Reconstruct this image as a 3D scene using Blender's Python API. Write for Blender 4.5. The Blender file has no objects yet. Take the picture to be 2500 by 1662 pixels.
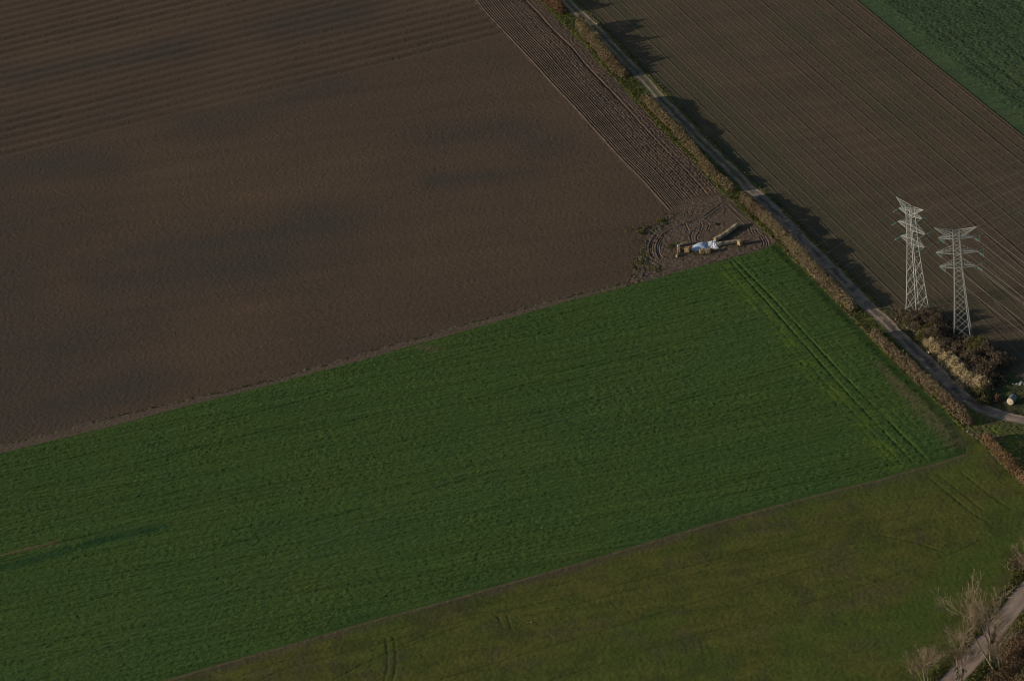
import bpy, math, random
import numpy as np

# ------------------------------------------------------------------ camera, sky, sun, exposure
SC = bpy.context.scene
COL = SC.collection
W, H, FPX = 2500.0, 1662.0, 7447.0
CAM_H = 320.0
PITCH, ROLL = math.radians(29.05), math.radians(8.5)
SUN_EL, SUN_TO = math.radians(14.0), math.radians(2.5)     # elevation; ground bearing the shadows run to (from +X towards +Y)
SUN_W, SKY_W, EXPO = 5.0, 0.088, -0.32

F_ = np.array([0, math.cos(PITCH), -math.sin(PITCH)])
R0_ = np.array([1.0, 0, 0]); U0_ = np.array([0, math.sin(PITCH), math.cos(PITCH)])
R_ = math.cos(ROLL) * R0_ - math.sin(ROLL) * U0_
U_ = math.sin(ROLL) * R0_ + math.cos(ROLL) * U0_
C_ = np.array([0, 0, CAM_H])

def G(x, y, z=0.0):
    """photo pixel -> point of the level at height z"""
    d = F_ + R_ * ((x - W / 2) / FPX) - U_ * ((y - H / 2) / FPX)
    return C_ + d * ((z - CAM_H) / d[2])

def GP(pts, z=0.0):
    return np.array([G(x, y, z)[:2] for x, y in pts])

cd = bpy.data.cameras.new('camera'); cam = bpy.data.objects.new('camera', cd); COL.objects.link(cam)
cd.sensor_fit = 'HORIZONTAL'; cd.sensor_width = 36.0; cd.lens = 36.0 * FPX / W
cd.clip_start = 1.0; cd.clip_end = 60000.0
from mathutils import Matrix, Vector
m = Matrix.Identity(4)
for i in range(3):
    m[i][0], m[i][1], m[i][2], m[i][3] = R_[i], U_[i], -F_[i], C_[i]
cam.matrix_world = m
SC.camera = cam

wd = bpy.data.worlds.new('World'); SC.world = wd; wd.use_nodes = True
nt = wd.node_tree; bg = nt.nodes['Background']
sky = nt.nodes.new('ShaderNodeTexSky'); sky.sky_type = 'NISHITA'; sky.sun_disc = False
sky.sun_elevation = SUN_EL
sun_dir = np.array([-math.cos(SUN_EL) * math.cos(SUN_TO), -math.cos(SUN_EL) * math.sin(SUN_TO), math.sin(SUN_EL)])
sky.sun_rotation = math.atan2(sun_dir[0], sun_dir[1])
sky.altitude = 200; sky.air_density = 1.0; sky.dust_density = 1.0; sky.ozone_density = 1.0
nt.links.new(sky.outputs[0], bg.inputs[0]); bg.inputs[1].default_value = SKY_W
sl = bpy.data.lights.new('sun', 'SUN'); sl.energy = SUN_W; sl.angle = math.radians(0.55); sl.color = (1.0, 0.84, 0.66)
so = bpy.data.objects.new('sun', sl); COL.objects.link(so)
so.rotation_euler = Vector(sun_dir).to_track_quat('Z', 'Y').to_euler()
SC.view_settings.view_transform = 'Standard'; SC.view_settings.look = 'None'
SC.view_settings.exposure = EXPO; SC.view_settings.gamma = 1.0
SC.cycles.filter_width = 1.1

RNG = np.random.default_rng(7)

# ------------------------------------------------------------------ noise and geometry helpers
def _hash(ix, iy, seed):
    ix = ix.astype(np.uint32); iy = iy.astype(np.uint32)
    h = ix * np.uint32(374761393) + iy * np.uint32(668265263) + np.uint32((seed * 2246822519) & 0xffffffff)
    h = (h ^ (h >> np.uint32(13))) * np.uint32(1274126177)
    h = (h ^ (h >> np.uint32(16))) * np.uint32(2246822519)
    return ((h ^ (h >> np.uint32(15))) & np.uint32(0xffffff)).astype(np.float64) / 0xffffff

def vn(x, y, seed=0):
    x = np.asarray(x, float) + 5000.0; y = np.asarray(y, float) + 5000.0
    ix = np.floor(x).astype(np.int64); iy = np.floor(y).astype(np.int64)
    fx = x - ix; fy = y - iy; fx = fx * fx * (3 - 2 * fx); fy = fy * fy * (3 - 2 * fy)
    a = _hash(ix, iy, seed); b = _hash(ix + 1, iy, seed); c = _hash(ix, iy + 1, seed); d = _hash(ix + 1, iy + 1, seed)
    return (a * (1 - fx) + b * fx) * (1 - fy) + (c * (1 - fx) + d * fx) * fy * 1.0 + 0.0

def fbm(x, y, seed=0, oct=3):
    s = 0; a = 1.0; t = 0
    for o in range(oct):
        s = s + a * vn(x * 2 ** o, y * 2 ** o, seed + o * 17); t += a; a *= 0.55
    return s / t

def sstep(a, b, x):
    t = np.clip((x - a) / (b - a), 0, 1); return t * t * (3 - 2 * t)

def resample(p, n):
    p = np.asarray(p, float); d = np.r_[0, np.cumsum(np.hypot(*np.diff(p, axis=0).T))]
    t = np.linspace(0, d[-1], n)
    return np.c_[np.interp(t, d, p[:, 0]), np.interp(t, d, p[:, 1])]

def smooth(p, n=60, it=3):
    q = resample(p, n)
    for _ in range(it):
        q[1:-1] = (q[:-2] + 2 * q[1:-1] + q[2:]) / 4
    return q

def plen(p):
    return float(np.sum(np.hypot(*np.diff(np.asarray(p), axis=0).T)))

def ext(p, a=0, b=0):
    p = np.asarray(p, float)
    k = max(1, len(p) // 6)
    if a:
        d = p[0] - p[k]; p = np.vstack([p[0] + d / np.hypot(*d) * a, p])
    if b:
        d = p[-1] - p[-1 - k]; p = np.vstack([p, p[-1] + d / np.hypot(*d) * b])
    return p

def offset(p, d):
    """shift a polyline to its right by d metres"""
    p = np.asarray(p, float); t = np.gradient(p, axis=0); t /= np.hypot(t[:, 0], t[:, 1])[:, None]
    return p + np.c_[t[:, 1], -t[:, 0]] * (np.asarray(d).reshape(-1, 1) if np.ndim(d) else d)

def dpoly(X, Y, p):
    """distance to a polyline"""
    best = np.full(np.shape(X), 1e9); p = np.asarray(p)
    for (ax, ay), (bx, by) in zip(p[:-1], p[1:]):
        dx, dy = bx - ax, by - ay; L = dx * dx + dy * dy + 1e-12
        t = np.clip(((X - ax) * dx + (Y - ay) * dy) / L, 0, 1)
        best = np.minimum(best, (X - ax - t * dx) ** 2 + (Y - ay - t * dy) ** 2)
    return np.sqrt(best)

def inside(X, Y, poly):
    r = np.zeros(np.shape(X), bool); p = np.asarray(poly); n = len(p)
    for i in range(n):
        x1, y1 = p[i]; x2, y2 = p[i - 1]
        c = ((y1 > Y) != (y2 > Y)) & (X < (x2 - x1) * (Y - y1) / (y2 - y1 + 1e-12) + x1)
        r ^= c
    return r

def mesh_np(name, V, Fc, mat=None, parent=None, attrs=None, smooth_=True, n=None, link=True):
    """V (N,3); Fc (M,k) all faces with k corners"""
    me = bpy.data.meshes.new(name); V = np.asarray(V, np.float32); Fc = np.asarray(Fc, np.int32)
    k = Fc.shape[1]
    me.vertices.add(len(V)); me.vertices.foreach_set('co', V.ravel())
    me.loops.add(Fc.size); me.loops.foreach_set('vertex_index', Fc.ravel())
    me.polygons.add(len(Fc)); me.polygons.foreach_set('loop_start', np.arange(0, Fc.size, k, dtype=np.int32))
    me.polygons.foreach_set('use_smooth', np.full(len(Fc), smooth_, bool))
    for nm, (dom, arr) in (attrs or {}).items():
        at = me.attributes.new(nm, 'FLOAT', dom); at.data.foreach_set('value', np.asarray(arr, np.float32).ravel())
    me.update(calc_edges=True); me.validate()
    if mat: me.materials.append(mat)
    o = bpy.data.objects.new(name, me)
    if link: COL.objects.link(o)
    if parent is not None: o.parent = parent
    return o

def tag(o, label=None, cat=None, group=None, kind=None):
    if label: o['label'] = label
    if cat: o['category'] = cat
    if group: o['group'] = group
    if kind: o['kind'] = kind
    return o

def empty(name, loc, label, cat, group=None, rz=0):
    o = bpy.data.objects.new(name, None); COL.objects.link(o); o.location = loc; o.rotation_euler = (0, 0, rz)
    o.empty_display_size = 0.5
    return tag(o, label, cat, group)

def coons(name, B, R, T, L, res, hf, mat, label=None, kind='structure', z0=0.0, afun=None):
    """patch between four polylines: B, T run left to right; L, R run from B to T"""
    nu = max(3, int(max(plen(B), plen(T)) / res)); nv = max(3, int(max(plen(L), plen(R)) / res))
    B, T, L, R = resample(B, nu), resample(T, nu), resample(L, nv), resample(R, nv)
    u = np.linspace(0, 1, nu)[None, :, None]; v = np.linspace(0, 1, nv)[:, None, None]
    P = (1 - v) * B[None] + v * T[None] + (1 - u) * L[:, None] + u * R[:, None]
    P -= (1 - u) * (1 - v) * B[0] + u * (1 - v) * B[-1] + (1 - u) * v * T[0] + u * v * T[-1]
    X, Y = P[..., 0], P[..., 1]
    Uu = np.broadcast_to(u[..., 0], X.shape); Vv = np.broadcast_to(v[..., 0], X.shape)
    Z = z0 + hf(X, Y, Uu, Vv)
    idx = np.arange(nu * nv).reshape(nv, nu)
    Fc = np.stack([idx[:-1, :-1], idx[:-1, 1:], idx[1:, 1:], idx[1:, :-1]], -1).reshape(-1, 4)
    # keep faces upward
    a = P[0, 1] - P[0, 0]; b = P[1, 0] - P[0, 0]
    if a[0] * b[1] - a[1] * b[0] < 0: Fc = Fc[:, ::-1]
    at = {}
    if afun:
        for k, A in afun(X, Y, Uu, Vv).items(): at[k] = ('POINT', A)
    o = mesh_np(name, np.stack([X, Y, Z], -1).reshape(-1, 3), Fc, mat, attrs=at)
    return tag(o, label, None, None, kind)

def gridclip(name, poly, ang, res, hf, mat, label=None, afun=None, z0=0.0):
    """height field on a grid turned by ang, kept where its cells fall inside the outline"""
    ca, sa = math.cos(ang), math.sin(ang); poly = np.asarray(poly)
    A = poly[:, 0] * ca + poly[:, 1] * sa; Bq = -poly[:, 0] * sa + poly[:, 1] * ca
    a = np.arange(A.min(), A.max() + res, res); b = np.arange(Bq.min(), Bq.max() + res, res)
    AA, BB = np.meshgrid(a, b); X = AA * ca - BB * sa; Y = AA * sa + BB * ca
    ins = inside(X, Y, poly)
    keep = ins[:-1, :-1] | ins[:-1, 1:] | ins[1:, 1:] | ins[1:, :-1]
    idx = np.arange(X.size).reshape(X.shape)
    Fc = np.stack([idx[:-1, :-1], idx[:-1, 1:], idx[1:, 1:], idx[1:, :-1]], -1)[keep]
    used = np.unique(Fc); rm = np.zeros(X.size, np.int64); rm[used] = np.arange(len(used)); Fc = rm[Fc]
    x, y = X.ravel()[used], Y.ravel()[used]
    Z = z0 + hf(x, y)
    at = {}
    if afun:
        for k, Q in afun(x, y).items(): at[k] = ('POINT', Q)
    o = mesh_np(name, np.c_[x, y, Z], Fc, mat, attrs=at)
    return tag(o, label, None, None, 'structure')

def bars(segs, sides=4):
    """tapered prisms: segs = (a, b, ra, rb)"""
    S = [s if len(s) == 4 else (s[0], s[1], s[2], s[2]) for s in segs]
    a = np.array([s[0] for s in S], float); b = np.array([s[1] for s in S], float)
    ra = np.array([s[2] for s in S], float); rb = np.array([s[3] for s in S], float)
    d = b - a; d /= np.linalg.norm(d, axis=1)[:, None] + 1e-12
    up = np.where(np.abs(d[:, 2:3]) > 0.9, np.array([[1.0, 0, 0]]), np.array([[0, 0, 1.0]]))
    u = np.cross(d, up); u /= np.linalg.norm(u, axis=1)[:, None]; v = np.cross(d, u)
    th = np.arange(sides) * 2 * math.pi / sides + math.pi / 4
    ring = np.cos(th)[None, :, None] * u[:, None] + np.sin(th)[None, :, None] * v[:, None]
    V = np.concatenate([a[:, None] + ring * ra[:, None, None], b[:, None] + ring * rb[:, None, None]], 1)
    n = len(S); base = (np.arange(n) * 2 * sides)[:, None, None]
    i = np.arange(sides); j = (i + 1) % sides
    q = np.stack([i, j, j + sides, i + sides], -1)[None] + base
    return V.reshape(-1, 3), q.reshape(-1, 4)

def bar_obj(name, segs, mat, parent=None, sides=4, sm=False):
    V, Q = bars(segs, sides); return mesh_np(name, V, Q, mat, parent, smooth_=sm)

# ------------------------------------------------------------------ materials
def new_mat(name):
    mt = bpy.data.materials.new(name); mt.use_nodes = True
    n = mt.node_tree.nodes; b = n['Principled BSDF']
    b.inputs['Roughness'].default_value = 0.95; b.inputs['Specular IOR Level'].default_value = 0.12
    return mt, mt.node_tree, b

def nd(t, typ, **kw):
    n = t.nodes.new(typ)
    for k, v in kw.items(): setattr(n, k, v)
    return n

def noise_n(t, vec, scale, detail=3, rough=0.55):
    n = nd(t, 'ShaderNodeTexNoise'); n.inputs['Scale'].default_value = scale
    n.inputs['Detail'].default_value = detail; n.inputs['Roughness'].default_value = rough
    t.links.new(vec, n.inputs['Vector']); return n.outputs['Fac']

def ramp_n(t, fac, stops):
    r = nd(t, 'ShaderNodeValToRGB'); e = r.color_ramp.elements
    while len(e) < len(stops): e.new(0.5)
    for i, (p, c) in enumerate(stops):
        e[i].position = p; e[i].color = (*c, 1) if len(c) == 3 else c
    t.links.new(fac, r.inputs[0]); return r.outputs[0]

def mixc(t, fac, a, b, blend='MIX'):
    x = nd(t, 'ShaderNodeMix', data_type='RGBA', blend_type=blend)
    for s, v in ((0, fac), (6, a), (7, b)):
        if isinstance(v, bpy.types.NodeSocket): t.links.new(v, x.inputs[s])
        elif isinstance(v, (int, float)): x.inputs[s].default_value = v
        else: x.inputs[s].default_value = (*v, 1)
    return x.outputs[2]

def attr_n(t, name):
    a = nd(t, 'ShaderNodeAttribute'); a.attribute_name = name; return a.outputs['Fac']

def mapped(t, scale=(1, 1, 1), rz=0.0):
    tc = nd(t, 'ShaderNodeTexCoord'); mp = nd(t, 'ShaderNodeMapping')
    mp.inputs['Rotation'].default_value = (0, 0, rz); mp.inputs['Scale'].default_value = scale
    t.links.new(tc.outputs['Object'], mp.inputs['Vector']); return mp.outputs[0]

def ground_mat(name, big, fine=(0.75, 1.25), masks=(), row=None, bigscale=0.03, finescale=2.2, bump=0.25, mid=None):
    """big: colour stops over broad patches; fine: brightness spread of the grain; masks: (attribute, colour)
    row: (angle, lengthwise scale, crosswise scale, dark, light) streaks along the working direction"""
    mt, t, b = new_mat(name)
    obj = mapped(t)
    col = ramp_n(t, noise_n(t, obj, bigscale, 4, 0.6), big)
    if mid:
        f = ramp_n(t, noise_n(t, obj, mid[0], 4, 0.65), [(0.42, (0, 0, 0)), (0.62, (1, 1, 1))])
        col = mixc(t, f, col, mixc(t, mid[2], col, mid[1]))
    if row:
        ang, sl_, sc_, lo, hi = row
        rv = mapped(t, (sl_, sc_, 1), -ang)
        g = ramp_n(t, noise_n(t, rv, 1.0, 3, 0.7), [(0.33, (lo,) * 3), (0.67, (hi,) * 3)])
        col = mixc(t, 1.0, col, g, 'MULTIPLY')
    for nm, c in masks:
        if len(c) == 3: col = mixc(t, attr_n(t, nm), col, c)
    fg = noise_n(t, obj, finescale, 5, 0.75)
    g = ramp_n(t, fg, [(0.3, (fine[0],) * 3), (0.7, (fine[1],) * 3)])
    col = mixc(t, 1.0, col, g, 'MULTIPLY')
    t.links.new(col, b.inputs['Base Color'])
    if bump:
        bp = nd(t, 'ShaderNodeBump'); bp.inputs['Strength'].default_value = bump; bp.inputs['Distance'].default_value = 0.12
        t.links.new(noise_n(t, obj, 4.5, 4, 0.7), bp.inputs['Height']); t.links.new(bp.outputs[0], b.inputs['Normal'])
    return mt

def leaf_mat(name, stops):
    mt, t, b = new_mat(name)
    t.links.new(ramp_n(t, attr_n(t, 'rnd'), stops), b.inputs['Base Color'])
    b.inputs['Specular IOR Level'].default_value = 0.05
    return mt

def plain_mat(name, c, rough=0.8, spec=0.2, metal=0.0, var=0.2, scale=3.0):
    mt, t, b = new_mat(name)
    f = noise_n(t, mapped(t), scale, 4, 0.6)
    g = ramp_n(t, f, [(0.3, tuple(x * (1 - var) for x in c)), (0.7, tuple(min(1, x * (1 + var)) for x in c))])
    t.links.new(g, b.inputs['Base Color']); b.inputs['Roughness'].default_value = rough
    b.inputs['Specular IOR Level'].default_value = spec; b.inputs['Metallic'].default_value = metal
    return mt

ROW = math.radians(13.0)        # long fields run this way
COLM = math.radians(-75.5)      # track, ploughed strip and right-hand field run this way

M_base = ground_mat('open_land', [(0.35, (0.10, 0.085, 0.055)), (0.65, (0.075, 0.09, 0.04))])
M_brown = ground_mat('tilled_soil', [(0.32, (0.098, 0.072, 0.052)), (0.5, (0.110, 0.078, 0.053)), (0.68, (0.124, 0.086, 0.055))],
                     (0.68, 1.34), masks=[('damp_vignette', (0.072, 0.063, 0.053))], bigscale=0.02, finescale=4.2, row=(ROW, 0.012, 0.16, 0.92, 1.07))  # damp soil colour, also used for vignetting painted down the left side
M_plough = ground_mat('ploughed_soil', [(0.35, (0.105, 0.080, 0.060)), (0.65, (0.132, 0.094, 0.067))], (0.7, 1.3),
                      bigscale=0.08, finescale=3.5, row=(COLM, 0.03, 0.5, 0.8, 1.15))
M_bare = ground_mat('bare_earth', [(0.3, (0.115, 0.086, 0.062)), (0.7, (0.145, 0.106, 0.075))], (0.78, 1.2),
                    masks=[('grass', (0.062, 0.085, 0.032)), ('pale', (0.20, 0.165, 0.135))], bigscale=0.12, finescale=3.0)
M_margin = ground_mat('margin_earth', [(0.3, (0.128, 0.099, 0.070)), (0.7, (0.148, 0.114, 0.080))], (0.86, 1.12),
                      masks=[('grass', (0.065, 0.08, 0.035))], bigscale=0.15, finescale=2.5, row=(ROW, 0.03, 1.2, 0.85, 1.1))
M_red = ground_mat('reddish_earth', [(0.3, (0.17, 0.10, 0.065)), (0.7, (0.20, 0.12, 0.08))], (0.85, 1.15), masks=[('grass', (0.065, 0.08, 0.035))])
M_crop = ground_mat('green_crop', [(0.32, (0.053, 0.104, 0.026)), (0.5, (0.060, 0.109, 0.025)), (0.68, (0.068, 0.112, 0.025))],
                    (0.68, 1.32), masks=[('tan', (0.15, 0.115, 0.065)), ('bright', (0.095, 0.150, 0.022)), ('lush', (0.026, 0.075, 0.024))], bigscale=0.05, finescale=3.2,
                    row=(ROW, 0.02, 1.5, 0.76, 1.22), bump=0.5)
M_low = ground_mat('olive_meadow', [(0.35, (0.076, 0.102, 0.020)), (0.5, (0.088, 0.103, 0.022)), (0.66, (0.093, 0.100, 0.026))],
                   (0.72, 1.25), masks=[('earth', (0.092, 0.075, 0.048)), ('green', (0.060, 0.118, 0.020)), ('dark', (0.05, 0.062, 0.02)), ('pale', (0.175, 0.142, 0.088))],
                   bigscale=0.05, finescale=2.2, mid=(0.16, (0.145, 0.140, 0.030), 0.5), row=(ROW, 0.04, 0.35, 0.85, 1.15), bump=0.4)
M_right = ground_mat('seeded_soil', [(0.35, (0.105, 0.081, 0.054)), (0.65, (0.124, 0.089, 0.059))], (0.8, 1.2),
                     masks=[('sprout', (0.084, 0.080, 0.045)), ('pale', (0.19, 0.16, 0.122))], bigscale=0.06, finescale=3.0, row=(COLM, 0.01, 0.22, 0.88, 1.1))
M_far = ground_mat('far_green_crop', [(0.35, (0.054, 0.094, 0.043)), (0.65, (0.068, 0.104, 0.046))], (0.72, 1.3), bigscale=0.08,
                   finescale=1.8, row=(COLM, 0.05, 0.6, 0.8, 1.15), bump=0.5)
M_verge = ground_mat('verge_grass', [(0.35, (0.115, 0.10, 0.045)), (0.5, (0.10, 0.105, 0.036)), (0.65, (0.085, 0.112, 0.030))], (0.65, 1.3),
                     masks=[('earth', (0.20, 0.15, 0.095)), ('bright', (0.115, 0.148, 0.032))], bigscale=0.25, finescale=2.4, bump=0.5)
M_scrub = ground_mat('scrub_ground', [(0.35, (0.07, 0.062, 0.036)), (0.65, (0.065, 0.085, 0.03))], (0.65, 1.3), bigscale=0.2, finescale=2.0, bump=0.5)
M_track = ground_mat('gravel_track', [(0.3, (0.27, 0.215, 0.165)), (0.7, (0.34, 0.27, 0.21))], (0.8, 1.15),
                     masks=[('grass', (0.085, 0.10, 0.035)), ('mud', (0.12, 0.105, 0.09))], bigscale=0.3, finescale=3.0, row=(COLM, 0.08, 1.2, 0.85, 1.12))
M_lane = ground_mat('pale_lane', [(0.3, (0.34, 0.255, 0.20)), (0.7, (0.40, 0.305, 0.245))], (0.88, 1.1),
                    masks=[('mud', (0.15, 0.125, 0.105))], bigscale=0.3, finescale=2.0)
M_steel = plain_mat('galvanised_steel', (0.50, 0.53, 0.505), 0.5, 0.4, 0.25, 0.08)
M_glass = plain_mat('insulator_glass', (0.16, 0.42, 0.34), 0.15, 0.6, 0, 0.1)
M_wire = plain_mat('aluminium_cable', (0.55, 0.53, 0.5), 0.45, 0.5, 0.3, 0.05)
M_conc = plain_mat('concrete', (0.35, 0.34, 0.31))
M_straw = plain_mat('straw', (0.37, 0.275, 0.155), 0.9, 0.1, 0, 0.4, 4.0)
M_straw_grey = plain_mat('weathered_straw', (0.40, 0.33, 0.23), 0.9, 0.1, 0, 0.4, 5.0)
M_straw_pale = plain_mat('pale_straw', (0.60, 0.52, 0.40), 0.9, 0.1, 0, 0.25, 5.0)
M_twine = plain_mat('orange_net', (0.55, 0.15, 0.05))
M_white = plain_mat('white_plastic', (0.80, 0.82, 0.85), 0.35, 0.4, 0, 0.12, 1.5)
M_blue = plain_mat('blue_white_plastic', (0.42, 0.54, 0.70), 0.35, 0.4, 0, 0.15, 1.2)
M_wrap = plain_mat('pale_green_wrap', (0.15, 0.19, 0.185), 0.45, 0.3, 0, 0.1, 1.5)
M_stone = plain_mat('pale_stone', (0.62, 0.58, 0.52), 0.9, 0.1, 0, 0.2, 3)
M_rubble = plain_mat('grey_rubble', (0.30, 0.30, 0.29), 0.9, 0.1, 0, 0.3, 3)
M_dark = plain_mat('dark_compost', (0.03, 0.032, 0.03), 0.95, 0.05, 0, 0.3, 3)
M_bark = plain_mat('grey_bark', (0.33, 0.28, 0.205), 0.9, 0.1, 0, 0.25, 2)
M_stem = plain_mat('brown_stems', (0.11, 0.08, 0.055), 0.9, 0.1, 0, 0.3, 2)
M_twig = leaf_mat('bare_twigs', [(0.0, (0.14, 0.105, 0.068)), (0.6, (0.235, 0.18, 0.12)), (1.0, (0.42, 0.35, 0.25))])
M_hedge = leaf_mat('winter_hedge', [(0.0, (0.094, 0.075, 0.050)), (0.35, (0.181, 0.144, 0.094)), (0.7, (0.244, 0.194, 0.125)), (0.86, (0.206, 0.200, 0.094)), (1.0, (0.375, 0.312, 0.225))])
M_hedge_red = leaf_mat('reddish_hedge', [(0.0, (0.081, 0.052, 0.034)), (0.4, (0.161, 0.098, 0.063)), (0.8, (0.218, 0.138, 0.086)), (1.0, (0.253, 0.207, 0.103))])
M_hedge_gold = leaf_mat('golden_hedge', [(0.0, (0.096, 0.078, 0.048)), (0.4, (0.180, 0.144, 0.084)), (0.75, (0.240, 0.194, 0.118)), (1.0, (0.180, 0.186, 0.078))])
M_dkbush = leaf_mat('dull_brown_bush', [(0.0, (0.06, 0.048, 0.035)), (0.5, (0.135, 0.108, 0.075)), (0.9, (0.215, 0.175, 0.12)), (1.0, (0.30, 0.26, 0.165))])
M_pale = leaf_mat('pale_seedheads', [(0.0, (0.14, 0.12, 0.05)), (0.3, (0.36, 0.29, 0.14)), (0.7, (0.64, 0.53, 0.33)), (1.0, (0.85, 0.75, 0.56))])
M_olive = leaf_mat('olive_bush', [(0.0, (0.04, 0.042, 0.015)), (0.5, (0.12, 0.12, 0.045)), (0.9, (0.22, 0.19, 0.085)), (1.0, (0.40, 0.33, 0.2))])
M_ivy = leaf_mat('ivy', [(0.0, (0.012, 0.022, 0.010)), (0.6, (0.03, 0.05, 0.016)), (1.0, (0.07, 0.085, 0.02))])
M_mist = leaf_mat('mistletoe', [(0.0, (0.07, 0.075, 0.01)), (1.0, (0.19, 0.17, 0.03))])
M_weed = leaf_mat('green_weeds', [(0.0, (0.062, 0.074, 0.022)), (0.6, (0.112, 0.125, 0.036)), (1.0, (0.190, 0.162, 0.073))])
M_orange = leaf_mat('rusty_scrub', [(0.0, (0.08, 0.052, 0.03)), (0.5, (0.19, 0.13, 0.07)), (0.85, (0.27, 0.19, 0.11)), (1.0, (0.38, 0.29, 0.19))])

# ------------------------------------------------------------------ outlines on the ground (photo pixel -> metres)
SL = smooth(ext(GP([(1156, 0), (1176, 28), (1220, 74), (1273, 130), (1304, 163), (1340, 204), (1403, 270), (1442, 314), (1513, 393), (1563, 441), (1604, 489), (1635, 522)]), 35), 90)
SR = smooth(ext(GP([(1314, 0), (1347, 33), (1383, 74), (1432, 117), (1457, 153), (1518, 214), (1559, 258), (1610, 314), (1671, 378), (1696, 400), (1763, 475)]), 35), 90)
VL = smooth(GP([(1763, 475), (1798, 502), (1839, 543), (1882, 584), (1900, 601), (1928, 630), (1984, 683), (2043, 742), (2080, 780), (2134, 837), (2173, 878), (2214, 917), (2258, 956), (2308, 1008), (2350, 1050)]), 90)
VL2 = smooth(ext(GP([(2350, 1050), (2374, 1066), (2393, 1082), (2433, 1125), (2489, 1178)]), 0, 14), 40)
TC = smooth(ext(GP([(1379, 0), (1412, 32), (1446, 63), (1575, 199), (1604, 231), (1650, 281), (1730, 363), (1789, 420), (1826, 458), (1863, 489), (1910, 535), (1958, 586), (2037, 663), (2130, 758), (2172, 797), (2210, 836), (2271, 891), (2328, 951), (2376, 988), (2427, 1010), (2459, 1020), (2500, 1026)]), 35, 20), 260, 6)
GB = smooth(ext(GP([(2089, 0), (2160, 59), (2232, 120), (2295, 171), (2354, 217), (2500, 335.5)]), 40, 80), 90)
CT = smooth(ext(GP([(0, 1107), (271, 1041), (461, 989.5), (640, 945), (900, 875), (1022, 841), (1198, 792), (1400, 734), (1540, 700), (1655, 668), (1783, 635), (1859, 614), (1890, 597)]), 30), 160, 2)
CB = smooth(ext(GP([(409, 1660), (549, 1618), (700, 1576), (922, 1511), (1077, 1471), (1190, 1438), (1400, 1379), (1700, 1289), (1853, 1246), (2044, 1196), (2159, 1168), (2289, 1131), (2324, 1120), (2356, 1109)]), 70), 160, 2)
BBn = smooth(ext(GP([(0, 1087), (271, 1017), (640, 932), (900, 857), (1171, 779), (1400, 719), (1502, 696), (1535, 686)]), 30), 120, 2)

def near(p, q):
    return int(np.argmin(np.hypot(*(np.asarray(p) - q).T)))

# ------------------------------------------------------------------ the setting
b = 30000.0
ground = mesh_np('ground', [(-b, -b, -0.3), (b, -b, -0.3), (b, b, -0.3), (-b, b, -0.3)], [(0, 1, 2, 3)], M_base, smooth_=False)
tag(ground, None, None, None, 'structure')

def along(X, Y, a):
    return X * math.cos(a) + Y * math.sin(a), -X * math.sin(a) + Y * math.cos(a)

# tilled brown field: working bands in its upper part, cloddy grain elsewhere
band_line = GP([(0, 395), (300, 320), (620, 250), (900, 175), (1250, 85)])
def h_brown(x, y):
    s, q = along(x, y, ROW)
    line = np.interp(s, along(band_line[:, 0], band_line[:, 1], ROW)[0], along(band_line[:, 0], band_line[:, 1], ROW)[1])
    k = sstep(-1.5, 4.0, q - line)
    w = q + 0.8 * (vn(s * 0.02, q * 0.02, 3) - 0.5) + 0.25 * (vn(s * 0.35, q * 0.2, 5) - 0.5)
    ph = w / 4.75 * 2 * math.pi
    z = k * (0.11 + 0.12 * vn(s * 0.02, q * 0.10, 8)) * (np.sin(ph) + 0.15 * np.sin(2 * ph + 1.0))
    z += (1 - k) * 0.022 * np.sin(q / 3.1 * 2 * math.pi) * vn(s * 0.02, q * 0.05, 12)
    z += 0.05 * (vn(x * 2.3, y * 2.3, 1) - 0.5) * (0.6 + 0.8 * vn(x * .2, y * .2, 2)) + 0.09 * (vn(x * 4.1, y * 4.1, 6) - 0.5)
    return z
DAMP_VIGNETTE = [(GP([(-260, 520), (-230, 980)]), 34), (GP([(240, 640), (420, 600), (640, 575), (820, 540)]), 9), (GP([(300, 690), (520, 665), (700, 640)]), 12), (GP([(-60, 420), (120, 395), (260, 400)]), 9), (GP([(480, 300), (640, 262), (800, 215)]), 7), (GP([(-80, 900), (150, 860), (330, 800)]), 15),  # first entry paints lens vignetting along the left edge; the rest is damp soil
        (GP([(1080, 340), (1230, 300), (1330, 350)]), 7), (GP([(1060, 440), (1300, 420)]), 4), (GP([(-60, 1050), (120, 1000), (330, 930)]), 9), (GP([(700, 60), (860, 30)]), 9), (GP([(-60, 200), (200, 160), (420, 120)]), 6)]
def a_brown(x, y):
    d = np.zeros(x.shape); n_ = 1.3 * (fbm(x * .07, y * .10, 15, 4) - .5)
    for p, w in DAMP_VIGNETTE: d = np.maximum(d, sstep(1.5, -0.2, dpoly(x, y, p) / w * 0.75 + n_))
    return {'damp_vignette': np.clip(d * 0.7, 0, 1)}
bp = np.vstack([BBn[:-2] - [0, 0.4], GP([(1556, 672), (1574, 602), (1598, 564), (1640, 534)]), SL[::-1] + [0.3, 0], GP([(700, -260), (-320, -120)])])
gridclip('tilled_field', bp, ROW, 0.27, h_brown, M_brown, z0=-0.05, afun=a_brown)

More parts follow.
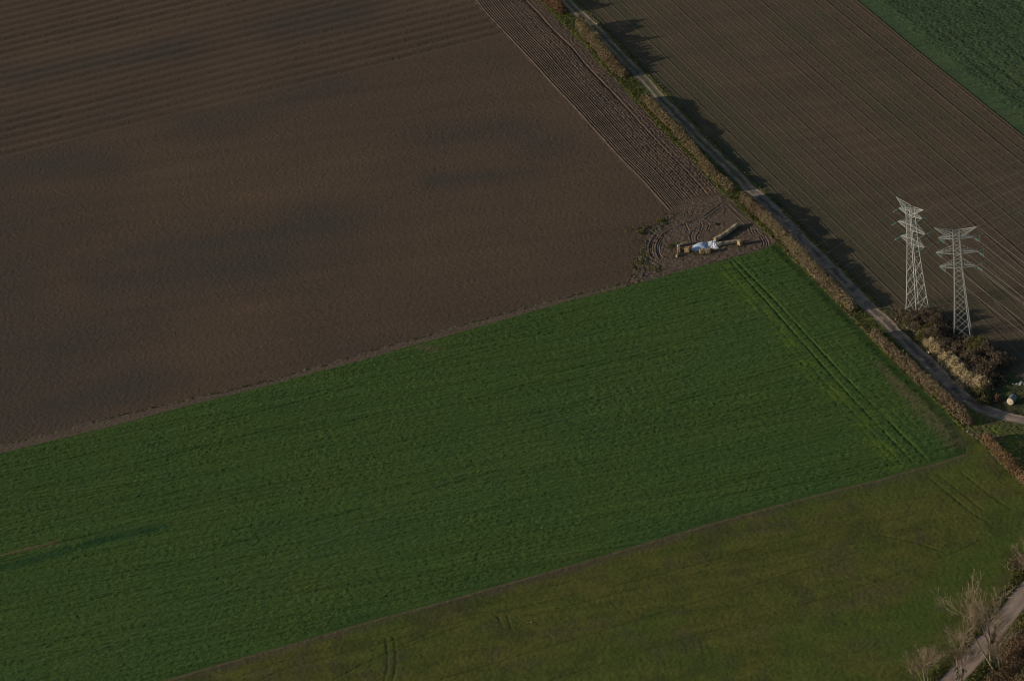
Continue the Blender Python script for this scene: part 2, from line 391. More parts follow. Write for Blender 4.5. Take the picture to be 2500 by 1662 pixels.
# ploughed strip: turned furrows along its length
SLr, SRr = SL[::-1], SR[::-1]
s_bot = GP([(1635, 522), (1655, 518), (1670, 499), (1693, 491), (1719, 486), (1763, 475)])
def h_plough(X, Y, u, v):
    wv = plen([SL[-1], SR[-1]])
    wid = 14.6
    d = u * wid * (1 + 0.0 * v) + 0.12 * (vn(Y * 0.4, u * 10, 21) - 0.5)
    crisp = 1 - 0.75 * sstep(0.30, 0.62, u + 0.12 * (vn(Y * .15, u * 4, 4) - .5))
    ph = d / 0.62 * 2 * math.pi
    z = (0.055 + 0.05 * vn(d * 0.8, Y * 0.02, 22)) * crisp * np.sin(ph) + 0.008 * (1 - crisp) * np.sin(ph)
    for dl, al_ in ((3.1, .05), (5.9, .06), (8.6, .05), (12.2, .07)): z += al_ * np.exp(-((d - dl) / 0.13) ** 2) - al_ * .8 * np.exp(-((d - dl - .3) / 0.17) ** 2)
    clod = (vn(X * 2.6, Y * 2.6, 31) - 0.5) * 0.22 + (vn(X * 5.5, Y * 5.5, 33) - 0.5) * 0.12
    z += clod * (0.25 + 0.6 * (1 - crisp))
    z -= 0.16 * np.exp(-((u * wid - 0.15) / 0.22) ** 2); z += 0.02 * np.exp(-((u * wid - 0.55) / 0.25) ** 2)
    z -= 0.22 * np.exp(-((u - 0.80) / 0.022) ** 2) * (0.3 + 0.7 * sstep(0.2, 0.45, v))
    z *= sstep(0, 0.02, v)
    return z + 0.05
coons('ploughed_strip', s_bot, SRr, np.array([SL[0], SR[0]]), SLr, 0.14, h_plough, M_plough)

# bare turning place with the wheel ruts of a tractor
i0 = near(CT, G(1530, 702)[:2])
b_bot = CT[i0:]; iV = near(VL, G(1890, 597)[:2])
b_right = VL[:iV + 1][::-1]
b_top = s_bot; b_left = np.vstack([CT[i0], GP([(1545, 662), (1566, 602), (1590, 562)]), s_bot[0]])
RUTS = []
def arc(pts): RUTS.append(smooth(GP(pts), 24, 3))
for pts in [[(1601, 575), (1589, 592), (1586, 605), (1588, 618), (1592, 628)], [(1604, 576), (1593, 592), (1590, 606), (1592, 620), (1598, 631)],
            [(1620, 572), (1606, 592), (1603, 606), (1605, 620), (1612, 632), (1625, 641)], [(1623, 574), (1611, 594), (1607, 606), (1609, 620), (1617, 630)],
            [(1576, 620), (1580, 632), (1590, 644), (1606, 655)], [(1594, 632), (1604, 642), (1622, 650)],
            [(1583, 628), (1596, 642), (1640, 652), (1720, 640), (1800, 622)],
            [(1690, 590), (1685, 578), (1690, 566), (1703, 557)], [(1702, 588), (1701, 578), (1708, 568)], [(1709, 563), (1714, 551), (1711, 545)],
            [(1727, 562), (1732, 550), (1722, 541), (1712, 538)], [(1673, 545), (1677, 556), (1682, 565)],
            [(1855, 580), (1863, 592), (1862, 604), (1848, 614)], [(1860, 576), (1870, 592), (1868, 606), (1855, 617)], [(1866, 577), (1876, 594), (1873, 608), (1860, 620)], [(1845, 558), (1848, 566), (1856, 574)], [(1830, 555), (1833, 566), (1838, 573)],
            [(1774, 501), (1800, 527), (1826, 551)], [(1777, 499), (1805, 526), (1832, 549)], [(1776, 488), (1745, 510), (1720, 528)], [(1782, 491), (1750, 515), (1722, 536)], [(1640, 562), (1605, 585)],
            [(1620, 570), (1650, 556), (1690, 540)], [(1634, 585), (1670, 577), (1700, 570)], [(1560, 680), (1620, 660), (1700, 650), (1790, 628), (1850, 610)], [(1560, 686), (1625, 668), (1700, 656), (1800, 632)]]:
    arc(pts)
def rutd(X, Y):
    out = np.full(X.shape, 9.0)
    for p in RUTS: out = np.minimum(out, dpoly(X, Y, p))
    return out
wp = [GP([(1530, 560), (1570, 560), (1600, 552), (1640, 525)]), GP([(1545, 590), (1566, 590), (1572, 610), (1562, 640), (1556, 660)]), GP([(1592, 657), (1610, 658)]), GP([(1632, 607), (1642, 600), (1652, 596)]), GP([(1775, 478), (1800, 500), (1835, 530)])]
def a_bare(X, Y, u, v):
    g = np.zeros(X.shape)
    for p in wp: g = np.maximum(g, sstep(2.6, 0.2, dpoly(X, Y, p) + 2.2 * (vn(X * 1.1, Y * 1.1, 41) - 0.4)))
    g *= sstep(0.42, 0.6, vn(X * 2.2, Y * 2.2, 43))
    d = rutd(X, Y)
    pale = np.exp(-((d - 0.32) / 0.12) ** 2) * 0.6 + 0.5 * sstep(0.55, 0.75, vn(X * .5, Y * 1.5, 47))
    return {'grass': g * 0.85, 'pale': np.clip(pale, 0, 1) * 0.5}
def h_bare(X, Y, u, v):
    d = rutd(X, Y)
    z = (-0.12 * np.exp(-(d / 0.15) ** 2) + 0.06 * np.exp(-((d - 0.30) / 0.13) ** 2)) * (0.25 + 0.9 * vn(X * .45, Y * .45, 59))
    z += 0.10 * (vn(X * 1.6, Y * 1.6, 51) - 0.5) + 0.07 * (vn(X * 4, Y * 4, 53) - 0.5)
    left = sstep(0.30, 0.02, u + .12 * (vn(X * .6, Y * .6, 58) - .5))
    z += left * (0.24 * (vn(X * 1.5, Y * 1.5, 55) - 0.45) + 0.12 * (vn(X * 4.2, Y * 4.2, 57) - 0.5))
    return z + 0.06
coons('bare_yard', b_bot, b_right, b_top, b_left, 0.13, h_bare, M_bare, afun=a_bare)

# strip of bare earth between the brown field and the crop
m_bot = CT[:i0 + 1]; m_top = np.vstack([BBn, G(1545, 664)[:2][None]])
def h_margin(X, Y, u, v):
    return 0.05 + 0.05 * (vn(X * 1.8, Y * 1.8, 61) - 0.5) + 0.05 * (vn(X * 4, Y * 4, 63) - 0.5) + 0.16 * sstep(0.62, 0.9, v) * (vn(X * 1.4, Y * 1.4, 64) - 0.45)
coons('earth_margin', m_bot, np.array([m_bot[-1], m_top[-1]]), m_top, np.array([m_bot[0], m_top[0]]), 0.18, h_margin, M_margin,
      afun=lambda X, Y, u, v: {'grass': sstep(0.6, 0.85, v) * sstep(0.55, 0.72, vn(X * .7, Y * .7, 66)) * 0.8})

# green crop
iV2 = len(VL) - 1
iC = near(VL, G(2334, 1034)[:2])
c_right = np.vstack([CB[-1], G(2350, 1072)[:2], VL[iV:iC][::-1], CT[-1]])
TR1 = smooth(GP([(1783, 640), (1870, 735), (1960, 838), (2050, 940), (2140, 1035), (2230, 1130)]), 40)   # wheel marks of the headland
TR2 = smooth(GP([(1798, 640), (1885, 727), (1975, 826), (2066, 924), (2158, 1018), (2262, 1122)]), 40)
HL = smooth(GP([(1765, 655), (1850, 752), (1945, 862), (2040, 965), (2120, 1060), (2190, 1140)]), 40)
tramA = [GP([(0, 1362), (160, 1322), (420, 1262), (700, 1188)]), GP([(900, 1122), (1240, 1046), (1500, 968), (1700, 915)]), GP([(900, 1112), (1240, 1032), (1540, 948)]), GP([(0, 1164), (300, 1090), (560, 1025), (900, 938)]), GP([(0, 1215), (400, 1118), (640, 1055), (1000, 958)]), GP([(1640, 985), (1830, 935), (1960, 905)])]
pale_tram = GP([(-60, 1372), (0, 1358), (80, 1338), (140, 1326)])
dk_tram = GP([(-60, 1388), (30, 1367), (160, 1340), (300, 1312), (390, 1292)])
lush_l = GP([(-40, 1398), (60, 1372), (160, 1345), (300, 1310), (400, 1288)])
tanl = smooth(GP([(2110, 850), (2165, 912), (2215, 962), (2270, 1015), (2335, 1078)]), 30)
def a_crop(X, Y, u, v):
    d = dpoly(X, Y, HL)
    br = sstep(3.2, 0.3, d) * 0.8 * sstep(0.3, 0.6, vn(X * .5, Y * .5, 71))
    br = np.maximum(br, sstep(1.2, 0.2, np.minimum(dpoly(X, Y, TR1), dpoly(X, Y, TR2)) ) * .12)
    k = dpoly(X, Y, tanl); prog = np.clip((tanl[0, 1] - Y) / (tanl[0, 1] - tanl[-1, 1]), 0, 1)
    tn = sstep(1.0 + 3.2 * prog, 0.0, k + 1.2 * (vn(X * .8, Y * .8, 73) - 0.5)) * sstep(0.0, 0.35, prog) * (0.35 + 0.5 * vn(X * 2.5, Y * 0.9, 74))
    tn = np.maximum(tn, 0.85 * sstep(0.7, 0.1, dpoly(X, Y, pale_tram) + .6 * (vn(X, Y, 77) - .5)))
    tn = np.maximum(tn, 0.5 * sstep(2.0, 0.0, dpoly(X, Y, GP([(1018, 846), (1060, 856)]))))
    e = dpoly(X, Y, CB); tn = np.maximum(tn, sstep(0.30, 0.1, e) * 0.9)
    e = dpoly(X, Y, CT); tn = np.maximum(tn, sstep(0.22, 0.05, e) * 0.5)
    lu = sstep(2.4, 0.2, dpoly(X, Y, lush_l) + 1.2 * (vn(X * .4, Y * .4, 78) - .5)) * 0.85
    return {'tan': np.clip(tn, 0, 1), 'bright': np.clip(br, 0, 1), 'lush': lu}
def h_crop(X, Y, u, v):
    s, q = along(X, Y, ROW)
    t1 = vn(X * 1.35, Y * 1.35, 81) - 0.5; t2 = vn(s * 1.3, q * 2.9, 83) - 0.5; t3 = vn(X * 4.6, Y * 4.6, 85) - 0.5
    dens = 0.8 + 0.3 * vn(X * .09, Y * .09, 87)
    z = 0.20 + dens * (0.04 * t1 + 0.10 * t2 + 0.09 * t3)
    z += 0.075 * (vn(s * 0.02, q * 1.25, 89) - 0.5) * 2 + 0.03 * np.sin(q / 1.5 * 2 * math.pi) * vn(s * .03, q * .2, 86)
    z += 0.06 * (vn(s * 0.12, q * 2.7, 88) - 0.5) * 2
    for p in (TR1, TR2): z -= 0.12 * np.exp(-(dpoly(X, Y, p) / 0.24) ** 2) * (0.4 + vn(X * .3, Y * .3, 76))
    for dd_, am in ((-3.6, .03), (-2.2, .04), (2.9, .03), (4.6, .03), (6.2, .03)): z -= am * np.exp(-(dpoly(X, Y, offset(TR1, -dd_)) / 0.22) ** 2)
    for p in tramA: z -= 0.14 * np.exp(-(dpoly(X, Y, p) / 0.22) ** 2)
    z -= 0.22 * np.exp(-(dpoly(X, Y, dk_tram) / 0.5) ** 2)
    ed = np.minimum(np.minimum(v * 16, (1 - v) * 48), (1 - u) * 150 * 0.18)
    return 0.02 + z * sstep(0.0, 0.28, ed)
coons('green_crop_field', CB, c_right, CT, np.array([CB[0], CT[0]]), 0.2, h_crop, M_crop, afun=a_crop)

# lower olive field
l_top = np.vstack([CB, G(2350, 1072)[:2], VL[iC - 1:], VL2[1:]])
lane_c = smooth(ext(GP([(2520, 1427), (2500, 1450), (2462, 1497), (2420, 1551), (2365, 1618), (2323, 1662)]), 22, 22), 80)
lane_l = offset(lane_c, 1.95); lane_r = offset(lane_c, -1.95)
v_l = offset(lane_c, 4.2); v_r = offset(lane_c, -3.6)
l_right = np.vstack([v_l[::-1], l_top[-1]])
LR = [smooth(GP(p), 24) for p in ([(935, 1670), (946, 1630), (947, 1597), (942, 1556)], [(955, 1670), (966, 1630), (967, 1595), (960, 1554)],
      [(800, 1668), (880, 1622), (967, 1582), (1086, 1528)], [(848, 1640), (930, 1604), (1005, 1573), (1139, 1522)],
      [(1216, 1503), (1221, 1515), (1229, 1532)], [(1238, 1500), (1244, 1520), (1250, 1536)], [(1205, 1497), (1218, 1508)],
      [(2270, 1166), (2330, 1216), (2382, 1258), (2415, 1275)], [(2290, 1158), (2350, 1205), (2400, 1245)], [(2345, 1150), (2400, 1195), (2470, 1245)],
      [(2150, 1305), (2230, 1322), (2300, 1345)], [(2260, 1375), (2340, 1345), (2400, 1315)])]
LT = [GP(p) for p in ([(560, 1660), (700, 1610), (908, 1553), (1145, 1484), (1400, 1416)], [(560, 1690), (700, 1630), (900, 1578), (1150, 1510), (1420, 1448)],
      [(1300, 1500), (1700, 1400), (2100, 1290), (2240, 1252)], [(1000, 1680), (1400, 1560), (1800, 1440), (2100, 1345)], [(1250, 1690), (1600, 1580), (1980, 1470), (2200, 1400)], [(1500, 1430), (1800, 1350), (2000, 1295)])]
grn = smooth(GP([(2180, 1560), (2270, 1470), (2360, 1400), (2440, 1330), (2500, 1260)]), 20)
def a_low(X, Y, u, v):
    e = dpoly(X, Y, CB)
    ea = sstep(3.6, 0.3, e + 2.0 * (vn(X * .35, Y * .35, 91) - 0.5)) * 0.75
    pt = sstep(0.56, 0.72, fbm(X * .17, Y * .17, 93, 3)) * 0.35
    gr = sstep(9, 2, dpoly(X, Y, grn) + 9 * (fbm(X * .15, Y * .15, 95) - 0.5)) * 0.5
    gr = np.maximum(gr, sstep(0.52, 0.68, fbm(X * .06, Y * .06, 97, 3)) * 0.3)
    dk = np.zeros(X.shape)
    for p in LR + LT: dk = np.maximum(dk, np.exp(-(dpoly(X, Y, p) / 0.22) ** 2) * 0.4)
    dk = np.maximum(dk, sstep(0.58, 0.74, fbm(X * .2, Y * .2, 99, 3)) * 0.4)
    pl = sstep(0.5, 0.25, e) * (0.3 + 0.6 * vn(X * .6, Y * .6, 92))
    return {'earth': np.clip(np.maximum(ea, pt), 0, 1), 'green': gr, 'dark': dk, 'pale': np.clip(pl, 0, 1)}
def h_low(X, Y, u, v):
    s, q = along(X, Y, ROW)
    z = 0.04 * (vn(X * 1.7, Y * 1.7, 101) - 0.5) + 0.085 * (vn(X * 3.7, Y * 3.7, 103) - 0.5) + 0.05 * (fbm(X * .45, Y * .45, 105, 2) - 0.5) * sstep(.4, .6, vn(X * .08, Y * .08, 107))
    z += 0.03 * (vn(s * 0.03, q * 1.2, 109) - 0.5) * 2
    for p in LR: z -= 0.08 * np.exp(-(dpoly(X, Y, p) / 0.17) ** 2)
    for p in LT: z -= 0.10 * np.exp(-(dpoly(X, Y, p) / 0.2) ** 2)
    return z
lb = GP([(-100, 2050), (2180, 1790)])
lowpoly = np.vstack([l_top, v_l[:-1], lb[1:], lb[:1]])
gridclip('olive_field', np.vstack([l_top + [0, 0.15], v_l, GP([(2150, 1780), (100, 1990)])]), ROW, 0.25,
         lambda x, y: h_low(x, y, 0, 0), M_low, afun=lambda x, y: a_low(x, y, 0, 0))

# track with two wheel ruts; verges either side
TL_, TR_ = offset(TC, -1.5), offset(TC, 1.5)
# (offset() shifts to the right of travel: the line runs from far to near, so right of travel is image left)
kk = np.arange(len(TC)); TLft, TRgt = offset(TC, 1.5 + 0.5 * (vn(kk * .35, kk * 0, 201) - .5)), offset(TC, -1.5 + 0.5 * (vn(kk * .35, kk * 0, 203) - .5))
n_t = len(TC); y_turn = G(1830, 460)[1]
def a_track(X, Y, u, v):
    up = sstep(-4, 6, Y - y_turn)
    mid = np.exp(-((v - 0.5) / 0.17) ** 2); edge = np.maximum(sstep(0.13, 0.0, v), sstep(0.87, 1.0, v))
    g = up * (mid * (0.75 + 0.4 * vn(X * 1.5, Y * 1.5, 111)) + edge * 0.9) + (1 - up) * edge * 0.6 * vn(X * 1.2, Y * 1.2, 113)
    mud = (1 - up) * mid * 1.0 * sstep(0.25, 0.5, vn(X * .5, Y * .5, 115)) + 0.5 * sstep(0.5, 0.75, vn(X * .8, Y * .35, 117))
    turn = sstep(G(2390, 990)[0], G(2440, 1012)[0], X)
    return {'grass': np.clip(g * (1 - turn * .6), 0, 1), 'mud': np.clip(mud * (1 - turn), 0, 1)}
def h_track(X, Y, u, v):
    rut = np.exp(-((v - 0.2) / 0.1) ** 2) + np.exp(-((v - 0.8) / 0.1) ** 2)
    return 0.10 - 0.06 * rut + 0.05 * (vn(X * 3, Y * 3, 119) - 0.5)
coons('dirt_track', TRgt, np.array([TRgt[-1], TLft[-1]]), TLft, np.array([TRgt[0], TLft[0]]), 0.16, h_track, M_track, afun=a_track)

jt = near(TLft, G(2340, 985)[:2])
VLall = np.vstack([SR, VL[1:]])
def a_verge(X, Y, u, v):
    e = sstep(0.13, 0.05, v + 0.03 * (vn(X * .8, Y * .8, 122) - .5))
    e = np.maximum(e, sstep(0.62, 0.75, vn(X * .5, Y * .5, 121)) * 0.4)
    return {'earth': np.clip(e, 0, 1) * 0.75, 'bright': sstep(0.4, 0.65, vn(X * .35, Y * .35, 123)) * 0.8}
def h_verge(X, Y, u, v):
    return 0.07 + 0.16 * (vn(X * 1.9, Y * 1.9, 125) - 0.4) + 0.1 * (vn(X * 4.4, Y * 4.4, 127) - 0.5)
coons('grass_verge', VLall, np.array([VLall[-1], TLft[jt]]), TLft[:jt + 1], np.array([VLall[0], TLft[0]]), 0.17, h_verge, M_verge, afun=a_verge)
coons('roadside_grass', VL2, np.array([VL2[-1], TLft[-1] + [6, -4]]), np.vstack([TLft[jt:], TLft[-1] + [6, -4]]), np.array([VL2[0], TLft[jt]]), 0.2, h_verge, M_verge, afun=a_verge)

# right-hand verge, scrub ground and seeded field
jr = near(TRgt, G(2165, 765)[:2])
VR = offset(TC, -2.15)
coons('track_edge_grass', VR[:jr + 1], np.array([VR[jr], TRgt[jr]]), TRgt[:jr + 1], np.array([VR[0], TRgt[0]]), 0.17, h_verge, M_verge, afun=lambda X, Y, u, v: {'earth': 0.3 * vn(X * .6, Y * .6, 129), 'bright': 0.6 * vn(X * .4, Y * .4, 131)})
FE = smooth(np.vstack([VR[jr][None], GP([(2215, 762), (2300, 806), (2390, 850), (2460, 900), (2530, 950), (2640, 1010)])]), 60)
coons('scrub_bank', TRgt[jr:], np.array([TRgt[-1], FE[-1]]), FE, np.array([TRgt[jr], FE[0]]), 0.22,
      lambda X, Y, u, v: 0.08 + 0.25 * (vn(X * .9, Y * .9, 133) - 0.4) + 0.12 * (vn(X * 3, Y * 3, 135) - 0.5), M_scrub)
PASS = 2.84
def h_right(x, y):
    s, q = along(x, y, COLM)
    q = q + 0.10 * (vn(s * .02, q * .3, 141) - .5)
    k = np.floor(q / PASS); f = q / PASS - k
    amp = 0.55 + 0.6 * _hash(k.astype(np.int64) + 900, np.full(k.shape, 3, np.int64), 7)
    z = amp * (0.075 * np.exp(-((f - 0.5) * PASS / 0.13) ** 2) - 0.035 * np.exp(-((f - 0.5) * PASS / 0.16 - 1.9) ** 2))
    z += 0.6 * amp * (0.04 * np.exp(-((f - 0.93) * PASS / 0.12) ** 2) - 0.025 * np.exp(-((f - 0.93) * PASS / 0.14 - 1.8) ** 2))
    z += 0.045 * (vn(x * 2.6, y * 2.6, 143) - 0.5) + 0.04 * (vn(x * 5, y * 5, 145) - 0.5) + 0.02 * np.sin(q / 0.55 * 2 * math.pi)
    return z * 0.95
def a_right(x, y):
    s, q = along(x, y, COLM); k = np.floor(q / PASS - 0.5); f = q / PASS - np.floor(q / PASS)
    hsh = _hash(k.astype(np.int64) + 500, np.zeros(k.shape, np.int64), 11)
    near_ = sstep(26, 4, dpoly(x, y, TC[::6]))
    sp = np.clip(sstep(0.45, 0.75, hsh) * 0.45 + near_ * 0.4 + 0.5 * (vn(x * .06, y * .06, 147) - .5), 0, 1)
    return {'sprout': sp, 'pale': 0.5 * np.exp(-((f - 0.5) * PASS / 0.15) ** 2) * (0.5 + vn(s * .4, q, 149) * .6)}
rp = np.vstack([VR[:jr + 1], FE + [-0.3, -0.3], GP([(3050, 960)]), GB[::-1] + [0.4, 0.2]])
gridclip('seeded_field', rp, COLM, 0.2, h_right, M_right, afun=a_right)

gb_bot = GB
far_out = GB + np.array([120.0, 32.0])
def h_far(X, Y, u, v):
    z = 0.32 + 0.10 * (vn(X * 1.3, Y * 1.3, 151) - 0.5) + 0.20 * (vn(X * 3.2, Y * 3.2, 153) - 0.5) + 0.12 * (vn(X * 5, Y * 5, 155) - 0.5)
    s, q = along(X, Y, COLM)
    z += 0.05 * (vn(s * .04, q * .8, 157) - .5) * 2
    return 0.02 + z * sstep(0.003, 0.05, v)
coons('far_crop_field', gb_bot, np.array([gb_bot[-1], far_out[-1]]), far_out, np.array([gb_bot[0], far_out[0]]), 0.27, h_far, M_far)
eb = offset(GB, 0.3)
coons('earth_edge', eb, np.array([eb[-1], GB[-1]]), GB, np.array([eb[0], GB[0]]), 0.3, lambda X, Y, u, v: 0.13 + 0.05 * vn(X * 2, Y * 2, 5), M_red, afun=lambda X, Y, u, v: {'grass': 0 * X})

# pale farm lane in the near corner, its verges and the scrubby ground beyond
coons('farm_lane', lane_r, np.array([lane_r[-1], lane_l[-1]]), lane_l, np.array([lane_r[0], lane_l[0]]), 0.2,
      lambda X, Y, u, v: 0.09 + 0.03 * (vn(X * 3, Y * 3, 161) - .5) - 0.03 * (np.exp(-((v - .25) / .1) ** 2) + np.exp(-((v - .75) / .1) ** 2)), M_lane,
      afun=lambda X, Y, u, v: {'mud': np.clip(0.5 * sstep(0.12, 0.02, np.minimum(v, 1 - v)) + 0.45 * sstep(.5, .7, vn(X * .7, Y * .3, 163)) * np.exp(-((v - .5) / .25) ** 2), 0, 1)})
vm = {'afun': a_verge}
coons('lane_verge', lane_l, np.array([lane_l[-1], v_l[-1]]), v_l, np.array([lane_l[0], v_l[0]]), 0.2, h_verge, M_verge, afun=lambda X, Y, u, v: {'earth': sstep(0.15, 0.0, v) * .6, 'bright': 0.3 * vn(X * .3, Y * .3, 165)})
coons('lane_verge', v_r, np.array([v_r[-1], lane_r[-1]]), lane_r, np.array([v_r[0], lane_r[0]]), 0.2, h_verge, M_verge, afun=lambda X, Y, u, v: {'earth': sstep(0.85, 1.0, v) * .6, 'bright': 0.2 * vn(X * .3, Y * .3, 167)})
so_ = v_r + np.array([32.0, -14.0])
coons('scrub_ground', so_, np.array([so_[-1], v_r[-1]]), v_r, np.array([so_[0], v_r[0]]), 0.35,
      lambda X, Y, u, v: 0.05 + 0.3 * (vn(X * .7, Y * .7, 169) - .4), M_scrub)

# ------------------------------------------------------------------ plants
def blades(P, size, rng, up=0.4, slim=0.35):
    """one small triangle per point, random lean"""
    n = len(P); d = rng.normal(size=(n, 3)); d[:, 2] = np.abs(d[:, 2]) * 0.7 + up; d /= np.linalg.norm(d, axis=1)[:, None]
    w = np.cross(d, rng.normal(size=(n, 3))); w /= np.linalg.norm(w, axis=1)[:, None]
    s = size * rng.uniform(0.55, 1.35, n)[:, None]
    V = np.stack([P - w * s * slim - d * s * 0.4, P + w * s * slim - d * s * 0.4, P + d * s * 0.75], 1).reshape(-1, 3)
    return V, np.arange(n * 3).reshape(-1, 3)

def foliage(name, P, size, mat, parent, rng, rnd, up=0.4, slim=0.35):
    V, Q = blades(P, size, rng, up, slim)
    return mesh_np(name, V, Q, mat, parent, attrs={'rnd': ('FACE', np.clip(rnd, 0, 1))}, smooth_=False)

def hedge(px, width, height, mat, label, seed, zmid=1.0, dens=360, rough=0.1):
    """a clipped or wild row of bushes along a line of the ground"""
    rng = np.random.default_rng(seed)
    line = smooth(np.array([G(x, y, zmid)[:2] for x, y in px]), 40)
    o0 = line.mean(0); root = empty('hedge', (*o0, 0.05), label, 'hedge', 'hedges along the dirt track')
    L = plen(line); n = int(L * dens * (width / 2.2)); q = resample(line, 400)
    t = rng.uniform(0, 1, n); i = np.minimum((t * 399).astype(int), 398); fr = t * 399 - i
    c = q[i] * (1 - fr[:, None]) + q[i + 1] * fr[:, None]; tg = q[i + 1] - q[i]; tg /= np.hypot(*tg.T)[:, None]; nm = np.c_[tg[:, 1], -tg[:, 0]]
    s = t * L
    endf = np.clip(np.minimum(s, L - s) / 1.2, 0, 1) ** 0.5
    hh = height * (0.74 - 0.34 * rough + (0.28 + rough * .4) * vn(s * 0.35, 0 * s, seed) + (0.12 + 0.4 * rough) * (vn(s * 1.1, 0 * s, seed + 1) - .4)) * (0.55 + 0.45 * endf)
    ww = width * 0.5 * (0.75 + 0.5 * vn(s * 0.5, 0 * s + 9, seed + 2)) * (0.4 + 0.6 * endf)
    o1 = rng.uniform(-1, 1, n); off = o1 * ww; top = hh * (1 - 0.75 * np.abs(o1) ** 2.5)
    fill = rng.uniform(0, 1, n); z = top * np.where(fill < 0.45, 1 - 0.18 * rng.uniform(0, 1, n) ** 2, rng.uniform(0, 1, n))
    P = np.c_[c + nm * off[:, None] - o0, np.maximum(z, 0.05)]
    spike = rng.uniform(0, 1, n) < 0.05; P[spike, 2] *= 1.2
    cl = 0.55 * fbm(s * 0.14, off * 0.2 + 20, seed + 5, 2) + 0.45 * fbm(s * 0.7, off * 0.8 + 20, seed + 6, 2)
    foliage('foliage', P, 0.23, mat, root, rng, 0.2 + 0.6 * rng.uniform(0, 1, n) + 0.9 * (cl - 0.5), 0.35, 0.42)
    segs = []
    for k in range(int(L / 0.5)):
        j = rng.integers(0, 399); p = q[j] - o0 + rng.normal(0, width * 0.12, 2)
        e = p + rng.normal(0, 0.35, 2); segs.append((np.r_[p, -0.1], np.r_[e, height * rng.uniform(0.5, 0.95)], 0.05, 0.015))
    bar_obj('stems', segs, M_stem, root)['kind'] = 'stuff'
    return root

hedge([(1328, -16), (1346, 5), (1364, 18), (1375, 28)], 3.0, 3.3, M_hedge_red, 'short reddish hedge at the top edge of the picture, beside the track', 11, rough=0.4)
hedge([(1413, 60), (1436, 85), (1460, 110), (1490, 148), (1512, 168), (1527, 182)], 3.0, 3.9, M_hedge_gold, 'second hedge from the top, brown bushes at its far end and golden ones nearer', 12, rough=0.75)
hedge([(1568, 236), (1600, 262), (1640, 302), (1694, 360), (1733, 413), (1773, 447), (1791, 462)], 2.4, 2.4, M_hedge_gold, 'long low tawny hedge beside the ploughed strip', 13)
hedge([(1812, 476), (1828, 490), (1862, 522), (1900, 560), (1948, 612), (1990, 656), (2022, 688), (2060, 725), (2086, 752)], 2.7, 2.7, M_hedge, 'long brown hedge between the straw bale yard and the grass gap', 14)
hedge([(2130, 808), (2150, 825), (2172, 846), (2222, 892), (2262, 928), (2296, 958), (2336, 996), (2372, 1030)], 2.5, 2.4, M_hedge, 'brown hedge opposite the pylons, running to the track bend', 15)
hedge([(2402, 1062), (2430, 1094), (2460, 1122), (2497, 1160), (2540, 1200), (2580, 1236)], 2.2, 2.4, M_orange, 'rust coloured hedge below the track bend at the right edge', 16)

def bush(px, py, r, h, mat, label, seed, name='shrub', cat='shrub', group=None, n=None, size=0.28, up=0.6, slim=0.2, zmid=None):
    """px, py: where the middle of the bush shows"""
    rng = np.random.default_rng(seed)
    p = G(px, py, h * 0.5 if zmid is None else zmid)
    root = empty(name, (p[0], p[1], 0.08), label, cat, group)
    r *= 1.3; h *= 1.3
    n = n or int((560 * r * r + 380 * r * h) * (0.34 / size) ** 1.5)
    nl = max(3, int(4 + r * 3)); lob = np.c_[rng.normal(0, r * 0.42, (nl, 2)), rng.uniform(0.35, 0.75, nl) * h]
    lr = rng.uniform(0.4, 0.65, nl) * r
    k = rng.integers(0, nl, n); d = rng.normal(size=(n, 3)); d /= np.linalg.norm(d, axis=1)[:, None]
    rad = lr[k] * rng.uniform(0.25, 1, n) ** 0.4 * (1 + 0.25 * rng.normal(size=n) * (rng.uniform(0, 1, n) < .15))
    wild = rng.uniform(0, 1, n) < 0.82
    P = lob[k] + d * rad[:, None] * np.array([1, 1, 0.9]) * np.array([1, 1, np.clip(h / (2 * r), .5, 1.4)])
    P[:, 2] = np.abs(P[:, 2]) * np.clip(h / (P[:, 2].max() + .1), .6, 1.3)
    P[wild, :2] = rng.normal(0, r * 0.62, (wild.sum(), 2)); P[wild, 2] = h * rng.uniform(.1, 1.0, wild.sum()) * np.exp(-(np.hypot(P[wild, 0], P[wild, 1]) / r) ** 2 * .6) * (0.35 + 1.1 * vn((P[wild, 0] + p[0]) * 1.6, (P[wild, 1] + p[1]) * 1.6, seed % 7))
    tone = rng.uniform(-0.12, 0.12, nl)
    foliage('foliage', P, size, mat, root, rng, rng.uniform(0.05, 0.95, n) * 0.85 + 0.1 + tone[k], up, slim)
    segs = [(np.array([*rng.normal(0, r * .12, 2), -0.15]), lob[j] + rng.normal(0, .1, 3), 0.04, 0.012) for j in range(nl)]
    segs += [(lob[j], lob[j] + np.array([*rng.normal(0, lr[j] * .6, 2), abs(rng.normal(0.3, .3)) * h * .6]), 0.018, 0.006) for j in range(nl) for _ in range(4)]
    bar_obj('stems', segs, M_stem, root)['kind'] = 'stuff'
    return root

